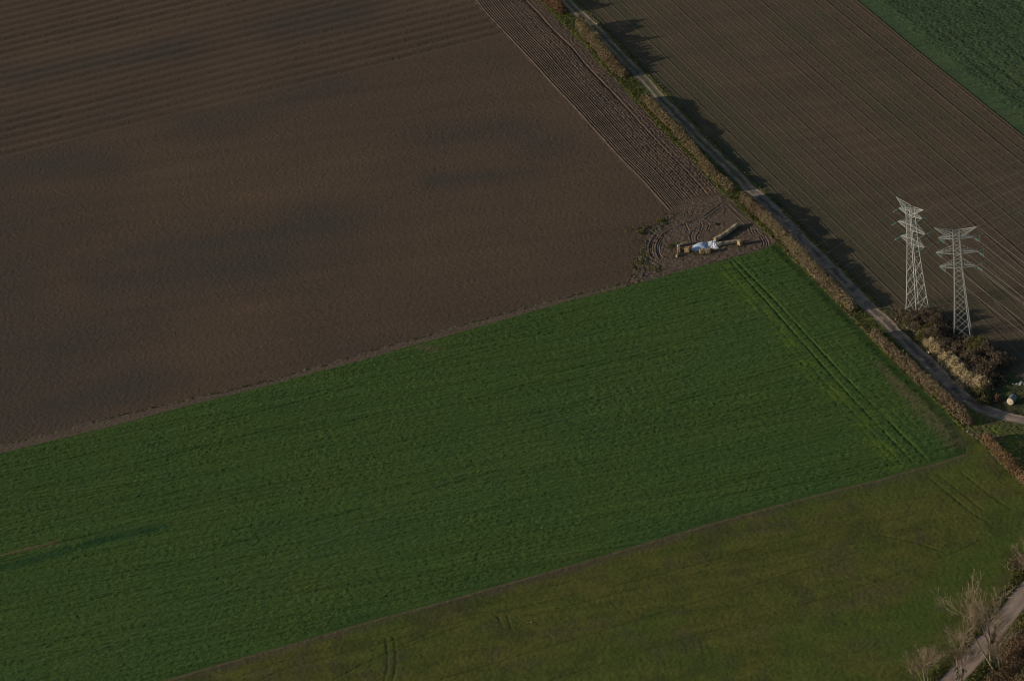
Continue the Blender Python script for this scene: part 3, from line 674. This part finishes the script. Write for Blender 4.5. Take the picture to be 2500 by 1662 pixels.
# brown bushes round the pylon feet
for i, (x, y, r, h, lab) in enumerate([
    (2207, 768, 1.1, 1.3, 'small brown bush at the near left foot of the left pylon'),
    (2232, 775, 1.5, 1.9, 'brown bush right under the left pylon'),
    (2262, 770, 1.5, 2.2, 'tall brown bush just right of the left pylon feet'),
    (2286, 785, 1.4, 2.0, 'brown bush midway between the two pylons'),
    (2283, 815, 1.6, 2.2, 'broad brown bush in front of the middle gap between the pylons'),
    (2304, 844, 1.4, 1.7, 'dull brown bush to the left of the right pylon foot'),
    (2336, 856, 1.5, 1.7, 'dark bush in front of the right pylon'),
    (2364, 846, 1.6, 2.3, 'dark bush at the right foot of the right pylon'),
    (2384, 848, 1.7, 3.0, 'olive brown bush right of the right pylon'),
    (2372, 872, 1.6, 2.0, 'dull bush behind the pale bramble row, below the right pylon'),
    (2409, 860, 1.5, 2.5, 'low bush in the shade, far right of the pylons'),
    (2407, 902, 1.5, 2.6, 'reddish brown bush above the end of the pale bramble row'),
    (2440, 878, 1.5, 1.9, 'dark low bush in deep shade towards the right edge')]):
    bush(x, y, r, h, M_dkbush if i != 8 else M_olive, lab, 200 + i, group='bushes round the pylon feet')
# pale sunlit brambles along the track
for i, (x, y, r, h, mt, lab) in enumerate([
    (2216, 784, 0.9, 1.1, M_olive, 'first bramble clump of the pale row, below the left pylon'),
    (2240, 797, 1.0, 1.3, M_dkbush, 'brown bramble clump with few pale tips near the left pylon'),
    (2260, 803, 1.1, 1.4, M_olive, 'bramble clump below the gap between the pylons'),
    (2252, 822, 1.0, 1.2, M_olive, 'greenish bramble clump nearest the track edge'),
    (2277, 836, 1.2, 1.4, M_pale, 'pale clump halfway down the bramble row'),
    (2296, 852, 1.1, 1.3, M_pale, 'pale clump where the bramble row begins to whiten'),
    (2312, 872, 1.2, 1.4, M_pale, 'cream clump in the upper middle of the bramble row'),
    (2331, 888, 1.2, 1.5, M_pale, 'bright cream clump in the middle of the bramble row'),
    (2347, 906, 1.2, 1.5, M_pale, 'palest clump of the bramble row'),
    (2369, 922, 1.3, 1.4, M_pale, 'cream clump in the lower part of the bramble row'),
    (2352, 928, 0.9, 1.0, M_pale, 'small pale clump at the track side of the bramble row'),
    (2392, 932, 1.3, 1.5, M_pale, 'cream clump near the lower end of the bramble row'),
    (2411, 936, 1.1, 1.4, M_dkbush, 'brown clump at the right of the lower bramble row'),
    (2393, 957, 1.1, 1.2, M_olive, 'olive clump close to the track at the lower bramble row'),
    (2404, 975, 1.0, 1.0, M_olive, 'last small clump of the bramble row above the track bend'),
    (2432, 972, 0.55, 1.1, M_hedge_red, 'narrow reddish shrub left of the wrapped round bale')]):
    bush(x, y, r, h, mt, lab, 240 + i, name='bramble', cat='bramble', group='brambles along the track', size=0.24)

# trees with bare crowns
def bare_tree(bx, by, height, lean, label, seed, trunks=1, spread=0.35, ivy=0.0, mist=(), twigs=2600, crown=0.42, fan=None):
    rng = np.random.default_rng(seed); p = G(bx, by)
    root = empty('bare_tree', (p[0], p[1], 0.0), label, 'tree', 'bare trees by the lane')
    T, S, tips = [], [], []
    def grow(a, d, ln, r, depth):
        n = 4; q = np.array(a, float); dd = np.array(d, float)
        for k in range(n):
            dd = dd + rng.normal(0, 0.07, 3) + [0, 0, 0.05]; dd /= np.linalg.norm(dd)
            e = q + dd * ln / n; r2 = r * 0.86
            (T if depth < 2 else S).append((q.copy(), e.copy(), r, r2))
            if depth < 4 and (k >= 1 or depth > 0):
                for _ in range(2 if depth < 3 else 1):
                    if rng.uniform() < 0.72:
                        sd = dd + rng.normal(0, 0.5, 3) * [1, 1, 0.5] + [0, 0, 0.12]; sd /= np.linalg.norm(sd)
                        grow(e, sd, ln * rng.uniform(0.42, 0.62), r2 * 0.5, depth + 1)
            q, r = e, r2
        tips.append((q, dd))
    for t in range(trunks):
        off = np.array([*rng.normal(0, 0.45 if trunks > 1 else 0, 2), -0.2])
        if t: T.append((off0, off, height * 0.012, height * 0.012))
        else: off0 = off
        d = np.array([lean[0] + rng.normal(0, spread if trunks > 1 else .05), lean[1] + rng.normal(0, spread if trunks > 1 else .05), 1.0]); d /= np.linalg.norm(d)
        grow(off, d, height * rng.uniform(0.8, 1.0) * 0.8, height * 0.0145, 0)
    bar_obj('trunk', T, M_bark, root, 6, True)
    V, Q = bars([(a, e, max(r1, .018), max(r2, .011)) for a, e, r1, r2 in S], 3)
    mesh_np('branches', V, Q, M_twig, root, attrs={'rnd': ('FACE', rng.uniform(0.4, 1, len(Q)))}, smooth_=False)
    tp = np.array([t[0] for t in tips]); td = np.array([t[1] for t in tips])
    k = rng.integers(0, len(tp), twigs); a = tp[k] - td[k] * rng.uniform(0, 0.8, twigs)[:, None]
    dd = td[k] + rng.normal(0, 0.55, (twigs, 3)); dd /= np.linalg.norm(dd, axis=1)[:, None]
    e = a + dd * rng.uniform(0.3, 0.85, twigs)[:, None]
    V, Q = bars([(x, y, 0.008, 0.005) for x, y in zip(a, e)], 3)
    mesh_np('twigs', V, Q, M_twig, root, attrs={'rnd': ('FACE', np.repeat(rng.uniform(0, 0.9, twigs), 3))}, smooth_=False)['kind'] = 'stuff'
    if ivy:
        P = []
        for (x, y, r1, r2) in T:
            if y[2] < height * ivy:
                m_ = 40; t = rng.uniform(0, 1, (m_, 1)); P.append(x + (y - x) * t + rng.normal(0, 0.26, (m_, 3)))
        P = np.vstack(P); P[:, 2] = np.maximum(P[:, 2], 0)
        foliage('ivy', P, 0.26, M_ivy, root, rng, rng.uniform(0, 1, len(P)), 0.1, 0.5)
    for (fx, fy, fz, r) in mist:
        n = 260; d = rng.normal(size=(n, 3)); d /= np.linalg.norm(d, axis=1)[:, None]
        c = np.array([fx, fy, fz])
        bb = np.array([y for (x, y, a_, b_) in T + S]); j = np.argmin(np.linalg.norm(bb - c, axis=1))
        foliage('mistletoe', bb[j] + d * r * rng.uniform(.3, 1, n)[:, None] ** .5, 0.2, M_mist, root, rng, rng.uniform(0, 1, n), 0.0, 0.4)
    return root

bare_tree(2424, 1629, 13.6, (-0.12, 0.02), 'tallest bare tree, several pale stems rising across the lane', 301, trunks=4, spread=0.10, ivy=0.34,
          mist=[(-1.3, 0, 4.6, 0.55), (-0.6, 0, 5.6, 0.5), (0.2, 0.2, 6.6, 0.45), (-2.0, 0.2, 7.2, 0.4)], twigs=4200)
bare_tree(2350, 1672, 10.5, (-0.08, 0.0), 'middle bare tree with an ivy covered trunk at the bottom of the lane', 302, trunks=2, spread=0.16, ivy=0.45, twigs=1800)
bare_tree(2272, 1705, 9.5, (-0.02, 0.0), 'left bare tree whose crown rises from the bottom edge', 303, trunks=2, spread=0.2, twigs=1800)
bare_tree(2524, 1420, 6.5, (-0.15, 0.05), 'bare tree at the right edge above the pale lane', 304, trunks=3, spread=0.3, twigs=2400)
bare_tree(2441, 1650, 7.5, (0.0, 0.0), 'slim dark bare tree just right of the tallest one', 305, trunks=1, ivy=0.35, twigs=700)

for i, (x, y, r, h, mt, lab) in enumerate([
    (2455, 1655, 2.0, 2.4, M_orange, 'rusty scrub bush right beside the foot of the tallest tree'),
    (2425, 1672, 1.7, 1.6, M_orange, 'rusty scrub bush below the foot of the tallest tree'),
    (2487, 1640, 2.1, 2.8, M_orange, 'rusty scrub bush in the bottom right corner'),
    (2474, 1600, 1.8, 2.4, M_orange, 'rusty scrub bush by the lane edge, third up from the corner'),
    (2500, 1585, 2.1, 3.0, M_hedge_red, 'reddish bush at the right edge beside the scrub'),
    (2480, 1560, 1.4, 2.0, M_dkbush, 'thin grey brown bush above the rusty scrub'),
    (2504, 1535, 1.8, 2.4, M_olive, 'olive bush where the scrub meets the lane at the right edge'),
    (2392, 1690, 1.7, 1.5, M_orange, 'low rusty bush at the bottom edge between lane and trees'),
    (2515, 1670, 2.2, 3.0, M_hedge, 'dark brown bush cut by the bottom right corner'),
    (2493, 1372, 1.6, 1.6, M_dkbush, 'twiggy bush under the bare tree above the lane')]):
    bush(x, y, r, h, mt, lab, 330 + i, group='scrub beside the lane', size=0.3, slim=0.2, n=int(650 * r * r))

# loose weeds and rough grass: nobody could count them
def tufts(name, label, pts, size, mat, seed):
    rng = np.random.default_rng(seed)
    P = np.c_[pts, np.full(len(pts), 0.1)]; k = 5
    P = np.repeat(P, k, 0); P[:, :2] += rng.normal(0, size * .5, (len(P), 2)); P[:, 2] += rng.uniform(0, size * .8, len(P))
    V, Q = blades(P, size, rng, 0.8, 0.35)
    o = mesh_np(name, V, Q, mat, attrs={'rnd': ('FACE', rng.uniform(0, 1, len(Q)))}, smooth_=False)
    return tag(o, label, None, None, 'stuff')
rng = np.random.default_rng(77)
pts = []
for p, n, w in [(wp[0], 60, 1.0), (wp[1], 60, 1.0), (wp[2], 16, .5), (wp[3], 20, .5), (wp[4], 40, .35), (GP([(1561, 566), (1568, 572)]), 30, .4), (GP([(1605, 545), (1622, 536)]), 30, .4), (GP([(1540, 650), (1560, 640), (1600, 655)]), 30, .6)]:
    q = resample(p, 200); pts.append(q[rng.integers(0, 200, n)] + rng.normal(0, w, (n, 2)))
mm = resample(BBn, 400); sel = rng.integers(120, 400, 150); pts.append(mm[sel] + rng.normal(0, .25, (150, 2)) + [0, -0.35])
tufts('weeds', 'green weed tufts round the bare earth yard and along the brown field edge', np.vstack(pts), 0.24, M_weed, 78)
pts = []
VLf = resample(VLall, 900); TLf = resample(TLft[:jt + 1], 900); t = rng.uniform(0.05, 0.9, (5200, 1)); k = rng.integers(0, 900, 5200)
pts.append(VLf[k] * (1 - t) + TLf[k] * t)
VRf = resample(VR[:jr + 1], 700); k = rng.integers(0, 700, 600); pts.append(VRf[k] + rng.normal(0, .2, (600, 2)))
tufts('rough_grass', 'rough grass on the verges of the dirt track', np.vstack(pts), 0.26, M_weed, 79)
lv = resample(lane_l, 400); lw = resample(v_l, 400); k = rng.integers(0, 400, 1600); t = rng.uniform(0.1, 1, (1600, 1)); p1 = lv[k] * (1 - t) + lw[k] * t
lv = resample(lane_r, 400); lw = resample(v_r, 400); k = rng.integers(0, 400, 1400); t = rng.uniform(0.1, 1.2, (1400, 1)); p2 = lv[k] * (1 - t) + lw[k] * t
tufts('lane_grass', 'rough grass on both verges of the pale lane', np.vstack([p1, p2]), 0.26, M_weed, 80)

rw = smooth(GP([(2222, 792), (2250, 812), (2280, 842), (2310, 874), (2335, 898), (2362, 922), (2395, 940), (2412, 955)]), 300)
k = rng.integers(0, 300, 1500); tufts('dry_grass', 'pale straw coloured grass among the brambles beside the track', rw[k] + rng.normal(0, .65, (1500, 2)), 0.34, M_pale, 81)
br = smooth(GP([(2205, 772), (2250, 778), (2290, 802), (2325, 842), (2370, 856), (2400, 890), (2420, 930)]), 300)
k = rng.integers(0, 300, 2600); tufts('brushwood', 'rough brown brush round the pylon feet', br[k] + rng.normal(0, 1.3, (2600, 2)), 0.5, M_dkbush, 82)

# ------------------------------------------------------------------ pylons
ARMS = [('lowest', 16.2, 3.75, 1.05), ('middle', 19.5, 4.3, 1.05), ('top', 22.9, 3.6, 0.7)]
BODY = [(0, 1.70), (3.2, 1.50), (6.2, 1.32), (9.0, 1.16), (11.6, 1.02), (14.0, 0.90), (16.2, 0.80), (17.9, 0.77), (19.5, 0.74), (21.2, 0.70), (22.9, 0.67), (24.4, 0.64)]
def bw(z): return float(np.interp(z, [a for a, _ in BODY], [w for _, w in BODY]))
def pylon(bx, by, arm_ang, dirs, label, top_tilt):
    """dirs: bearings of the two spans"""
    p = G(bx, by); root = empty('pylon', (p[0], p[1], 0), label, 'pylon', 'lattice pylons', arm_ang)
    cs = [(1, 1), (1, -1), (-1, -1), (-1, 1)]
    cor = lambda c, z: np.array([c[0] * bw(z), c[1] * bw(z), z])
    for c in cs:
        bar_obj('leg', [(cor(c, a), cor(c, b), 0.085 if a < 16 else 0.07) for (a, _), (b, _) in zip(BODY[:-1], BODY[1:])], M_steel, root)
        f = cor(c, 0); bar_obj('footing', [(f + [0, 0, -0.5], f + [0, 0, 0.3], 0.35, 0.28)], M_conc, root)
    for k in range(4):
        c, d = cs[k], cs[(k + 1) % 4]; seg = []
        for j, ((a, _), (b, _)) in enumerate(zip(BODY[:-1], BODY[1:])):
            if j < 4:
                seg += [(cor(c, a), cor(d, b), 0.034), (cor(d, a), cor(c, b), 0.034)]
            else:
                m_ = (a + b) / 2
                seg += [(cor(c, a), cor(d, m_), 0.03), (cor(c, m_), cor(d, b), 0.03)]
            if j in (6, 8, 10, 11) or j == 0: seg.append((cor(c, a + (0.01 if j else 0.02)), cor(d, a + (0.01 if j else 0.02)), 0.04))
            if j > 4: seg.append((cor(c, b), cor(d, (a + b) / 2), 0.02))
        bar_obj('bracing', seg, M_steel, root)
    tips = {}
    for nm, z, L, rise in ARMS:
        for sx in (1, -1):
            w = bw(z); w2 = bw(z + rise * 1.25); tip = np.array([sx * L, 0, z]); zt = z + rise * 1.25
            n0, n1 = np.array([sx * w, w, z]), np.array([sx * w, -w, z]); u0, u1 = np.array([sx * w2, w2, zt]), np.array([sx * w2, -w2, zt])
            t0, t1 = tip + [0, .12, 0], tip - [0, .12, 0]
            seg = [(n0, t0, .055), (n1, t1, .055), (u0, t0 + [0, 0, .1], .03), (u1, t1 + [0, 0, .1], .03), (t0, t1, .07)]
            for f, g in ((0.2, 0.42), (0.42, 0.62), (0.62, 0.82)):
                for (n_, u_, t_) in ((n0, u0, t0), (n1, u1, t1)):
                    seg += [(n_ + (t_ - n_) * f, u_ + (t_ - u_) * f, .018), (n_ + (t_ - n_) * f, u_ + (t_ - u_) * g, .018)]
                seg += [(n0 + (t0 - n0) * f, n1 + (t1 - n1) * g, .018), (n0 + (t0 - n0) * f, n1 + (t1 - n1) * f, .018), (u0 + (t0 - u0) * f, u1 + (t1 - u1) * f, .018)]
            bar_obj('crossarm', seg, M_steel, root); tips[(nm, sx)] = tip
    for sx in (1, -1):      # rising peaks that carry the earth wires
        z = 22.9; w = bw(z); w2 = bw(24.4); tip = np.array([sx * 4.4, 0, 25.3])
        n0, n1, u0, u1 = np.array([sx * w, w, z]), np.array([sx * w, -w, z]), np.array([sx * w2, w2, 24.4]), np.array([sx * w2, -w2, 24.4])
        seg = [(n0, tip, .05), (n1, tip, .05), (u0, tip, .045), (u1, tip, .045), (u0, u1, .04), (np.array([-sx * w2, w2, 24.4]), u0, .04), (np.array([-sx * w2, -w2, 24.4]), u1, .04)]
        for f, g in ((0.15, .35), (.35, .55), (.55, .75), (.75, .9)):
            for (n_, u_) in ((n0, u0), (n1, u1)):
                seg += [(n_ + (tip - n_) * f, u_ + (tip - u_) * f, .018), (n_ + (tip - n_) * f, u_ + (tip - u_) * g, .018)]
            seg += [(u0 + (tip - u0) * f, u1 + (tip - u1) * g, .018), (n0 + (tip - n0) * f, n1 + (tip - n1) * g, .018)]
        bar_obj('earth_wire_arm', seg, M_steel, root); tips[('earth', sx)] = tip
    ends = {}
    for (nm, sx), tip in tips.items():
        for q, bear in enumerate(dirs):
            d = np.array([math.cos(bear - arm_ang), math.sin(bear - arm_ang), -0.10]); d /= np.linalg.norm(d)
            if nm == 'earth': ends[(nm, sx, q)] = tip; continue
            sd = np.cross(d, [0, 0, 1]); sd /= np.linalg.norm(sd)
            V, Q = [], []; base = 0
            for s in (-.13, .13):
                seg = []
                for k in range(9):
                    a = tip + d * (0.75 + k * .11) + sd * s; seg.append((a, a + d * 0.045, .085, .07)); seg.append((a + d * .045, a + d * .11, .03, .03))
                V, Q = bars(seg, 6); mesh_np('insulator', V, Q, M_glass, root, smooth_=False)
            bar_obj('link', [(tip, tip + d * .75, .022)], M_steel, root)
            for f in (.73, 1.75): bar_obj('yoke', [(tip + d * f - sd * .18, tip + d * f + sd * .18, .03)], M_steel, root)
            ends[(nm, sx, q)] = tip + d * 1.76
        if nm != 'earth':       # slack jumper between the two strings
            a, c = ends[(nm, sx, 0)], ends[(nm, sx, 1)]; pts_ = [a + (c - a) * t + np.array([0, 0, -1.1 * 4 * t * (1 - t)]) for t in np.linspace(0, 1, 9)]
            bar_obj('jumper', [(x, y, .016) for x, y in zip(pts_[:-1], pts_[1:])], M_wire, root, 3)
    Rz = np.array([[math.cos(arm_ang), -math.sin(arm_ang), 0], [math.sin(arm_ang), math.cos(arm_ang), 0], [0, 0, 1]])
    return {k: Rz @ v + np.array([p[0], p[1], 0]) for k, v in ends.items()}

def span(ends, q, bear, length, fall, sag, where, towards, rad=0.016):
    for (nm, sx, k), a in ends.items():
        if k != q: continue
        b_ = a + np.array([math.cos(bear) * length, math.sin(bear) * length, fall]); n = 40
        pts_ = [a + (b_ - a) * t + np.array([0, 0, -sag * 4 * t * (1 - t)]) for t in np.linspace(0, 1, n)]
        o = bar_obj('cable', [(x - a, y - a, rad) for x, y in zip(pts_[:-1], pts_[1:])], M_wire, None, 4, True); o.location = a
        side = 'right' if sx > 0 else 'left'
        arm = 'earth wire' if nm == 'earth' else f'cable, {nm} crossarm'
        tag(o, f'thin {arm}, {side} side of the {where} pylon, {towards}', 'cable', 'power line cables')

D = math.radians
eR = pylon(2350, 816, D(-15), (D(-68), D(38)), 'right lattice pylon, cables slanting down to the right from it', 0)
eL = pylon(2240, 754, D(-61), (D(33), D(213)), 'left lattice pylon, standing slightly higher up the picture, crossarms turned to the viewer', 0)
span(eR, 0, D(-68), 240, 0, 5.5, 'right', 'to the lower right', 0.012)
span(eR, 1, D(38), 240, 0, 5.5, 'right', 'to the upper right')
span(eL, 0, D(33), 240, 0, 5.5, 'left', 'to the upper right', 0.010)
span(eL, 1, D(213), 260, 0, 6.5, 'left', 'to the lower left', 0.006)

# ------------------------------------------------------------------ straw bales and sheeting in the yard
def bale_mesh(name, L, Wd, Hh, seed, mat, parent):
    rng = np.random.default_rng(seed); n = 7
    V, Q = [], []
    def face(o, u, v, nu, nv):
        b0 = len(V)
        for j in range(nv + 1):
            for i in range(nu + 1): V.append(o + u * i / nu + v * j / nv)
        for j in range(nv):
            for i in range(nu): a = b0 + j * (nu + 1) + i; Q.append((a, a + 1, a + nu + 2, a + nu + 1))
    x, y, z = np.array([L, 0, 0.0]), np.array([0, Wd, 0.0]), np.array([0, 0, Hh]); o = np.array([-L / 2, -Wd / 2, 0.0]); k = 6
    face(o + z, x, y, k, k); face(o, x, z, k, k); face(o + y + x, -x, z, k, k); face(o + x, y, z, k, k); face(o + y, -y, z, k, k); face(o + y, x, -y, k, k)
    V = np.array(V); Q = np.array(Q)
    c = V - [0, 0, Hh / 2]; e = np.array([L, Wd, Hh]) / 2
    rr = np.abs(c) / e; cnt = np.sort(rr, 1); edge = np.clip((cnt[:, 1] - 0.6) / 0.4, 0, 1)
    c *= (1 - 0.07 * edge[:, None] ** 2)
    hsh = lambda s: _hash(np.round(V[:, 0] * 97).astype(np.int64) + 9999, (np.round(V[:, 1] * 89) * 31 + np.round(V[:, 2] * 83)).astype(np.int64) + 99999, s) - 0.5
    c += np.c_[hsh(seed), hsh(seed + 1), hsh(seed + 2)] * 0.07
    V = c + [0, 0, Hh / 2]
    return mesh_np(name, V, Q, mat, parent, smooth_=False)

def bale(px, py, ang, L, Wd, Hh, label, seed, mat, z=0.06, twine=True, group='straw bales in the yard', tuft=0.0):
    p = G(px, py, z + Hh * 0.5); root = empty('straw_bale', (p[0], p[1], z), label, 'straw bale', group, math.radians(ang))
    bale_mesh('straw', L, Wd, Hh, seed, mat, root)
    if twine:
        seg = []
        for f in (-0.25, 0.25):
            x = L * f; c = [(x, -Wd / 2 - .015, .02), (x, -Wd / 2 - .015, Hh + .015), (x, Wd / 2 + .015, Hh + .015), (x, Wd / 2 + .015, .02)]
            seg += [(np.array(a), np.array(b_), .012) for a, b_ in zip(c[:-1], c[1:])]
        bar_obj('twine', seg, M_stem, root, 3)
    rng = np.random.default_rng(seed + 900); n = 50
    P = np.c_[rng.uniform(-L / 2, L / 2, n), rng.uniform(-Wd / 2, Wd / 2, n), np.full(n, Hh)]
    foliage('loose_straw', P, 0.13, M_pale if tuft < .5 else M_weed, root, rng, rng.uniform(.2, 1, n), .1, .3)
    return root
ordw = ['first', 'second', 'third', 'fourth', 'fifth', 'sixth', 'seventh', 'eighth', 'ninth', 'tenth']
A0, A1 = np.array([1748.0, 585.0]), np.array([1798.0, 551.0])
for i in range(9):
    t = i / 8; q = A0 + (A1 - A0) * t + [0, 2.0 * math.sin(t * 3)]
    bale(q[0], q[1] - 1, 45 + [4, -6, 3, 8, -5, 2, -3, 6, 0][i], 0.98, 0.75, 0.88 if i not in (1, 4) else 0.78,
         f'{ordw[i]} bale of the slanting row, counted from the white sheet' if i < 8 else 'bigger end bale of the slanting row, tufted with green', 400 + i, [M_straw, M_straw_pale, M_straw_grey][i % 3], twine=False, tuft=1.0 if i == 8 else 0.0)
for i, (x, y) in enumerate([(1757, 596), (1765, 595), (1773, 593.5), (1781, 592), (1789, 590.5), (1797, 589)]):
    bale(x, y, 12, 0.85, 0.55, 0.7 if i != 0 else 0.95, f'{ordw[i]} bale of the low level row right of the white sheet', 420 + i, M_straw_pale if i in (0, 2, 4) else M_straw_grey, twine=False)
bale(1806, 592, -60, 1.15, 0.8, 1.2, 'upright sunlit bale closing the right end of the low row', 430, M_straw)
bale(1714, 613.5, -5, 1.25, 0.95, 0.95, 'left bale of the pair in front of the white sheet', 431, M_straw)
bale(1728, 612, -5, 1.25, 0.95, 0.95, 'right bale of the pair in front of the white sheet', 432, M_straw)
bale(1657, 610, 85, 1.25, 0.7, 1.1, 'long tall bale at the left end of the yard', 433, M_straw)
bale(1653, 624, 60, 0.7, 0.5, 0.55, 'small bale lowest at the left corner of the yard', 434, M_straw_grey, twine=False)
for i, (x, y) in enumerate([(1657, 600), (1664, 597.5), (1671, 595)]):
    bale(x, y, 20, 0.6, 0.5, 0.6, ['pale small bale above the long left bale', 'middle one of the three small bales above the left end', 'rightmost of the three small bales above the left end'][i], 436 + i, [M_straw_pale, M_straw_grey, M_straw][i], twine=False)
bale(1678, 609, -20, 1.15, 1.1, 1.1, 'square golden bale left of the blue sheet', 440, M_straw)
lit = np.vstack([G(x, y)[:2] + np.random.default_rng(int(x * 7 + y)).normal(0, .8, (45, 2)) for x, y in [(1657, 612), (1664, 604), (1678, 615), (1700, 618), (1716, 618), (1735, 616), (1757, 600), (1772, 598), (1790, 594), (1806, 600), (1750, 588), (1765, 578), (1780, 570), (1794, 560), (1653, 626)]])
tufts('straw_litter', 'loose straw littering the bare earth between the bales', lit, 0.17, M_olive, 83)
# an orange net bag on the square bale
p = G(1683, 603, 1.2); root = empty('orange_bag', (p[0], p[1], 1.16), 'small orange bag lying on the square golden bale', 'bag')
def lump(name, r, seed, mat, parent, sq=(1, 1, .6), n=10, amp=.25):
    th = np.linspace(0, math.pi, n); ph = np.linspace(0, 2 * math.pi, 2 * n, endpoint=False); T_, P_ = np.meshgrid(th, ph, indexing='ij')
    d = np.stack([np.sin(T_) * np.cos(P_), np.sin(T_) * np.sin(P_), np.cos(T_)], -1)
    rr = r * (1 + amp * (vn(d[..., 0] * 2.2 + seed, d[..., 1] * 2.2 + d[..., 2] * 1.7, seed) - .5) * 2)
    V = (d * rr[..., None] * np.array(sq)).reshape(-1, 3); idx = np.arange(n * 2 * n).reshape(n, 2 * n)
    Q = np.stack([idx[:-1], np.roll(idx[:-1], -1, 1), np.roll(idx[1:], -1, 1), idx[1:]], -1).reshape(-1, 4)[:, ::-1]
    return mesh_np(name, V, Q, mat, parent, smooth_=True)
lump('sack', 0.26, 3, M_twine, root)
bar_obj('knot', [(np.array([0.1, 0.1, .1]), np.array([.22, .2, .2]), .06, .03)], M_twine, root)

def sheet(name, px, hump, mat, label, seed, crinkle, zf):
    """a plastic sheet over a low heap; px: its four corners left-near, right-near, right-far, left-far"""
    c = GP(px); n = 56; u, v = np.meshgrid(np.linspace(0, 1, n), np.linspace(0, 1, n)); u_, v_ = u[..., None], v[..., None]
    P = (1 - u_) * (1 - v_) * c[0] + u_ * (1 - v_) * c[1] + u_ * v_ * c[2] + (1 - u_) * v_ * c[3]
    rim = np.minimum(np.minimum(u, 1 - u), np.minimum(v, 1 - v))
    P += (np.stack([vn(u * 7, v * 7, seed), vn(u * 7, v * 7, seed + 1)], -1) - .5) * 0.5 * (rim < .05)[..., None]
    Z = hump * sstep(0, .32, rim) * zf(u, v) + crinkle * (np.abs(vn(u * 9, v * 9, seed + 2) - .5) + .6 * np.abs(vn(u * 20, v * 20, seed + 3) - .5)) * 2 * sstep(0, .1, rim) + .10
    idx = np.arange(n * n).reshape(n, n); Q = np.stack([idx[:-1, :-1], idx[:-1, 1:], idx[1:, 1:], idx[1:, :-1]], -1).reshape(-1, 4)
    ce = P.reshape(-1, 2).mean(0)
    o = mesh_np(name, np.c_[P.reshape(-1, 2) - ce, Z.ravel()], Q, mat, smooth_=crinkle < .1); o.location = (*ce, 0)
    return tag(o, label, 'sheet')
sheet('plastic_sheet', [(1687, 615), (1727, 613), (1731, 593), (1693, 599)], 0.95, M_blue, 'smooth pale blue plastic sheet over the left half of the heap', 501, 0.05, lambda u, v: 0.45 + 0.55 * sstep(0, .6, u) * (1 - .35 * sstep(.6, 1, u)))
sheet('plastic_sheet', [(1725, 609), (1756, 607), (1751, 590), (1719, 596)], 0.75, M_white, 'crumpled white plastic sheet over the right half of the heap', 511, 0.28, lambda u, v: 0.6 + .4 * u)

p = G(1750, 546, .2); root = empty('dark_heap', (p[0], p[1], 0.02), 'small dark heap lying alone on the bare earth above the slanting bales', 'heap')
lump('compost', 0.62, 21, M_dark, root, (1.2, 1.0, .35), 14, .35)

# wrapped round bale on the shady grass by the bend
p = G(2471, 976, 0.7); root = empty('wrapped_bale', (p[0], p[1], 0.05), 'big round bale in grey green wrap, straw end facing left, by the track bend', 'round bale', None, math.radians(58))
nseg = 40; th = np.linspace(0, 2 * math.pi, nseg, endpoint=False); prof = [(-1.05, .70), (-1.0, .78), (-.6, .8), (0, .79), (.5, .8), (.9, .76), (1.08, .6), (1.16, .32), (1.18, .02)]
V = np.array([[x, r * math.cos(t), .8 + r * math.sin(t)] for x, r in prof for t in th]); idx = np.arange(len(prof) * nseg).reshape(len(prof), nseg)
Q = np.stack([idx[:-1], idx[1:], np.roll(idx[1:], -1, 1), np.roll(idx[:-1], -1, 1)], -1).reshape(-1, 4)
mesh_np('wrap', V, Q, M_wrap, root)
pr = [(-1.03, .72), (-1.1, .66), (-1.08, .5), (-1.13, .3), (-1.12, .02)]
V = np.array([[x + .06 * (vn(r * 9 + 3, t * 5, 5) - .5), r * math.cos(t), .8 + r * math.sin(t)] for x, r in pr for t in th]); idx = np.arange(len(pr) * nseg).reshape(len(pr), nseg)
Q = np.stack([idx[:-1], idx[1:], np.roll(idx[1:], -1, 1), np.roll(idx[:-1], -1, 1)], -1).reshape(-1, 4)[:, ::-1]
mesh_np('straw_end', V, Q, M_straw_pale, root)

# heap of rubble in the shade at the right edge
p = G(2492, 936, 0.3)
for i, (dx, dy, r) in enumerate([(0, 0, .5), (.9, -.3, .45), (-.7, .3, .35), (.3, .6, .4), (1.6, .2, .5), (-1.4, .5, .25)]):
    root = empty('rubble_stone', (p[0] + dx, p[1] + dy, 0.15), ['grey rubble lump in the middle of the shaded heap at the right edge', 'grey rubble lump at the near side of the shaded heap', 'grey rubble lump left of centre in the shaded heap', 'grey rubble lump at the far side of the shaded heap', 'large grey rubble lump at the right end of the shaded heap', 'smallest grey rubble lump, left end of the shaded heap'][i], 'stone', 'rubble in the shade')
    lump('stone', r, 600 + i, M_rubble, root, (1, .9, .6), 9, .35)
# pale stones and specks
for i, (x, y, r, lab) in enumerate([(1296, 1518, .11, 'tiny white stone lying out in the olive field'), (1298.5, 1516.5, .08, 'smaller white stone beside the tiny one in the olive field'),
                                    (1457, 59, .2, 'pale stone on the grass edge of the upper track'), (2326, 1001, .14, 'pale stone at the foot of the hedge before the track bend'), (2362, 1053, .17, 'pale stone past the end of the hedge near the field corner'),
                                    (2227, 777, .28, 'pale stone lying among the bushes below the left pylon')]):
    p = G(x, y, .15); root = empty('pale_stone', (p[0], p[1], .15 if i < 5 else 1.2), lab, 'stone', 'pale stones')
    lump('stone', r, 640 + i, M_stone, root, (1, 1, .8), 7, .3)
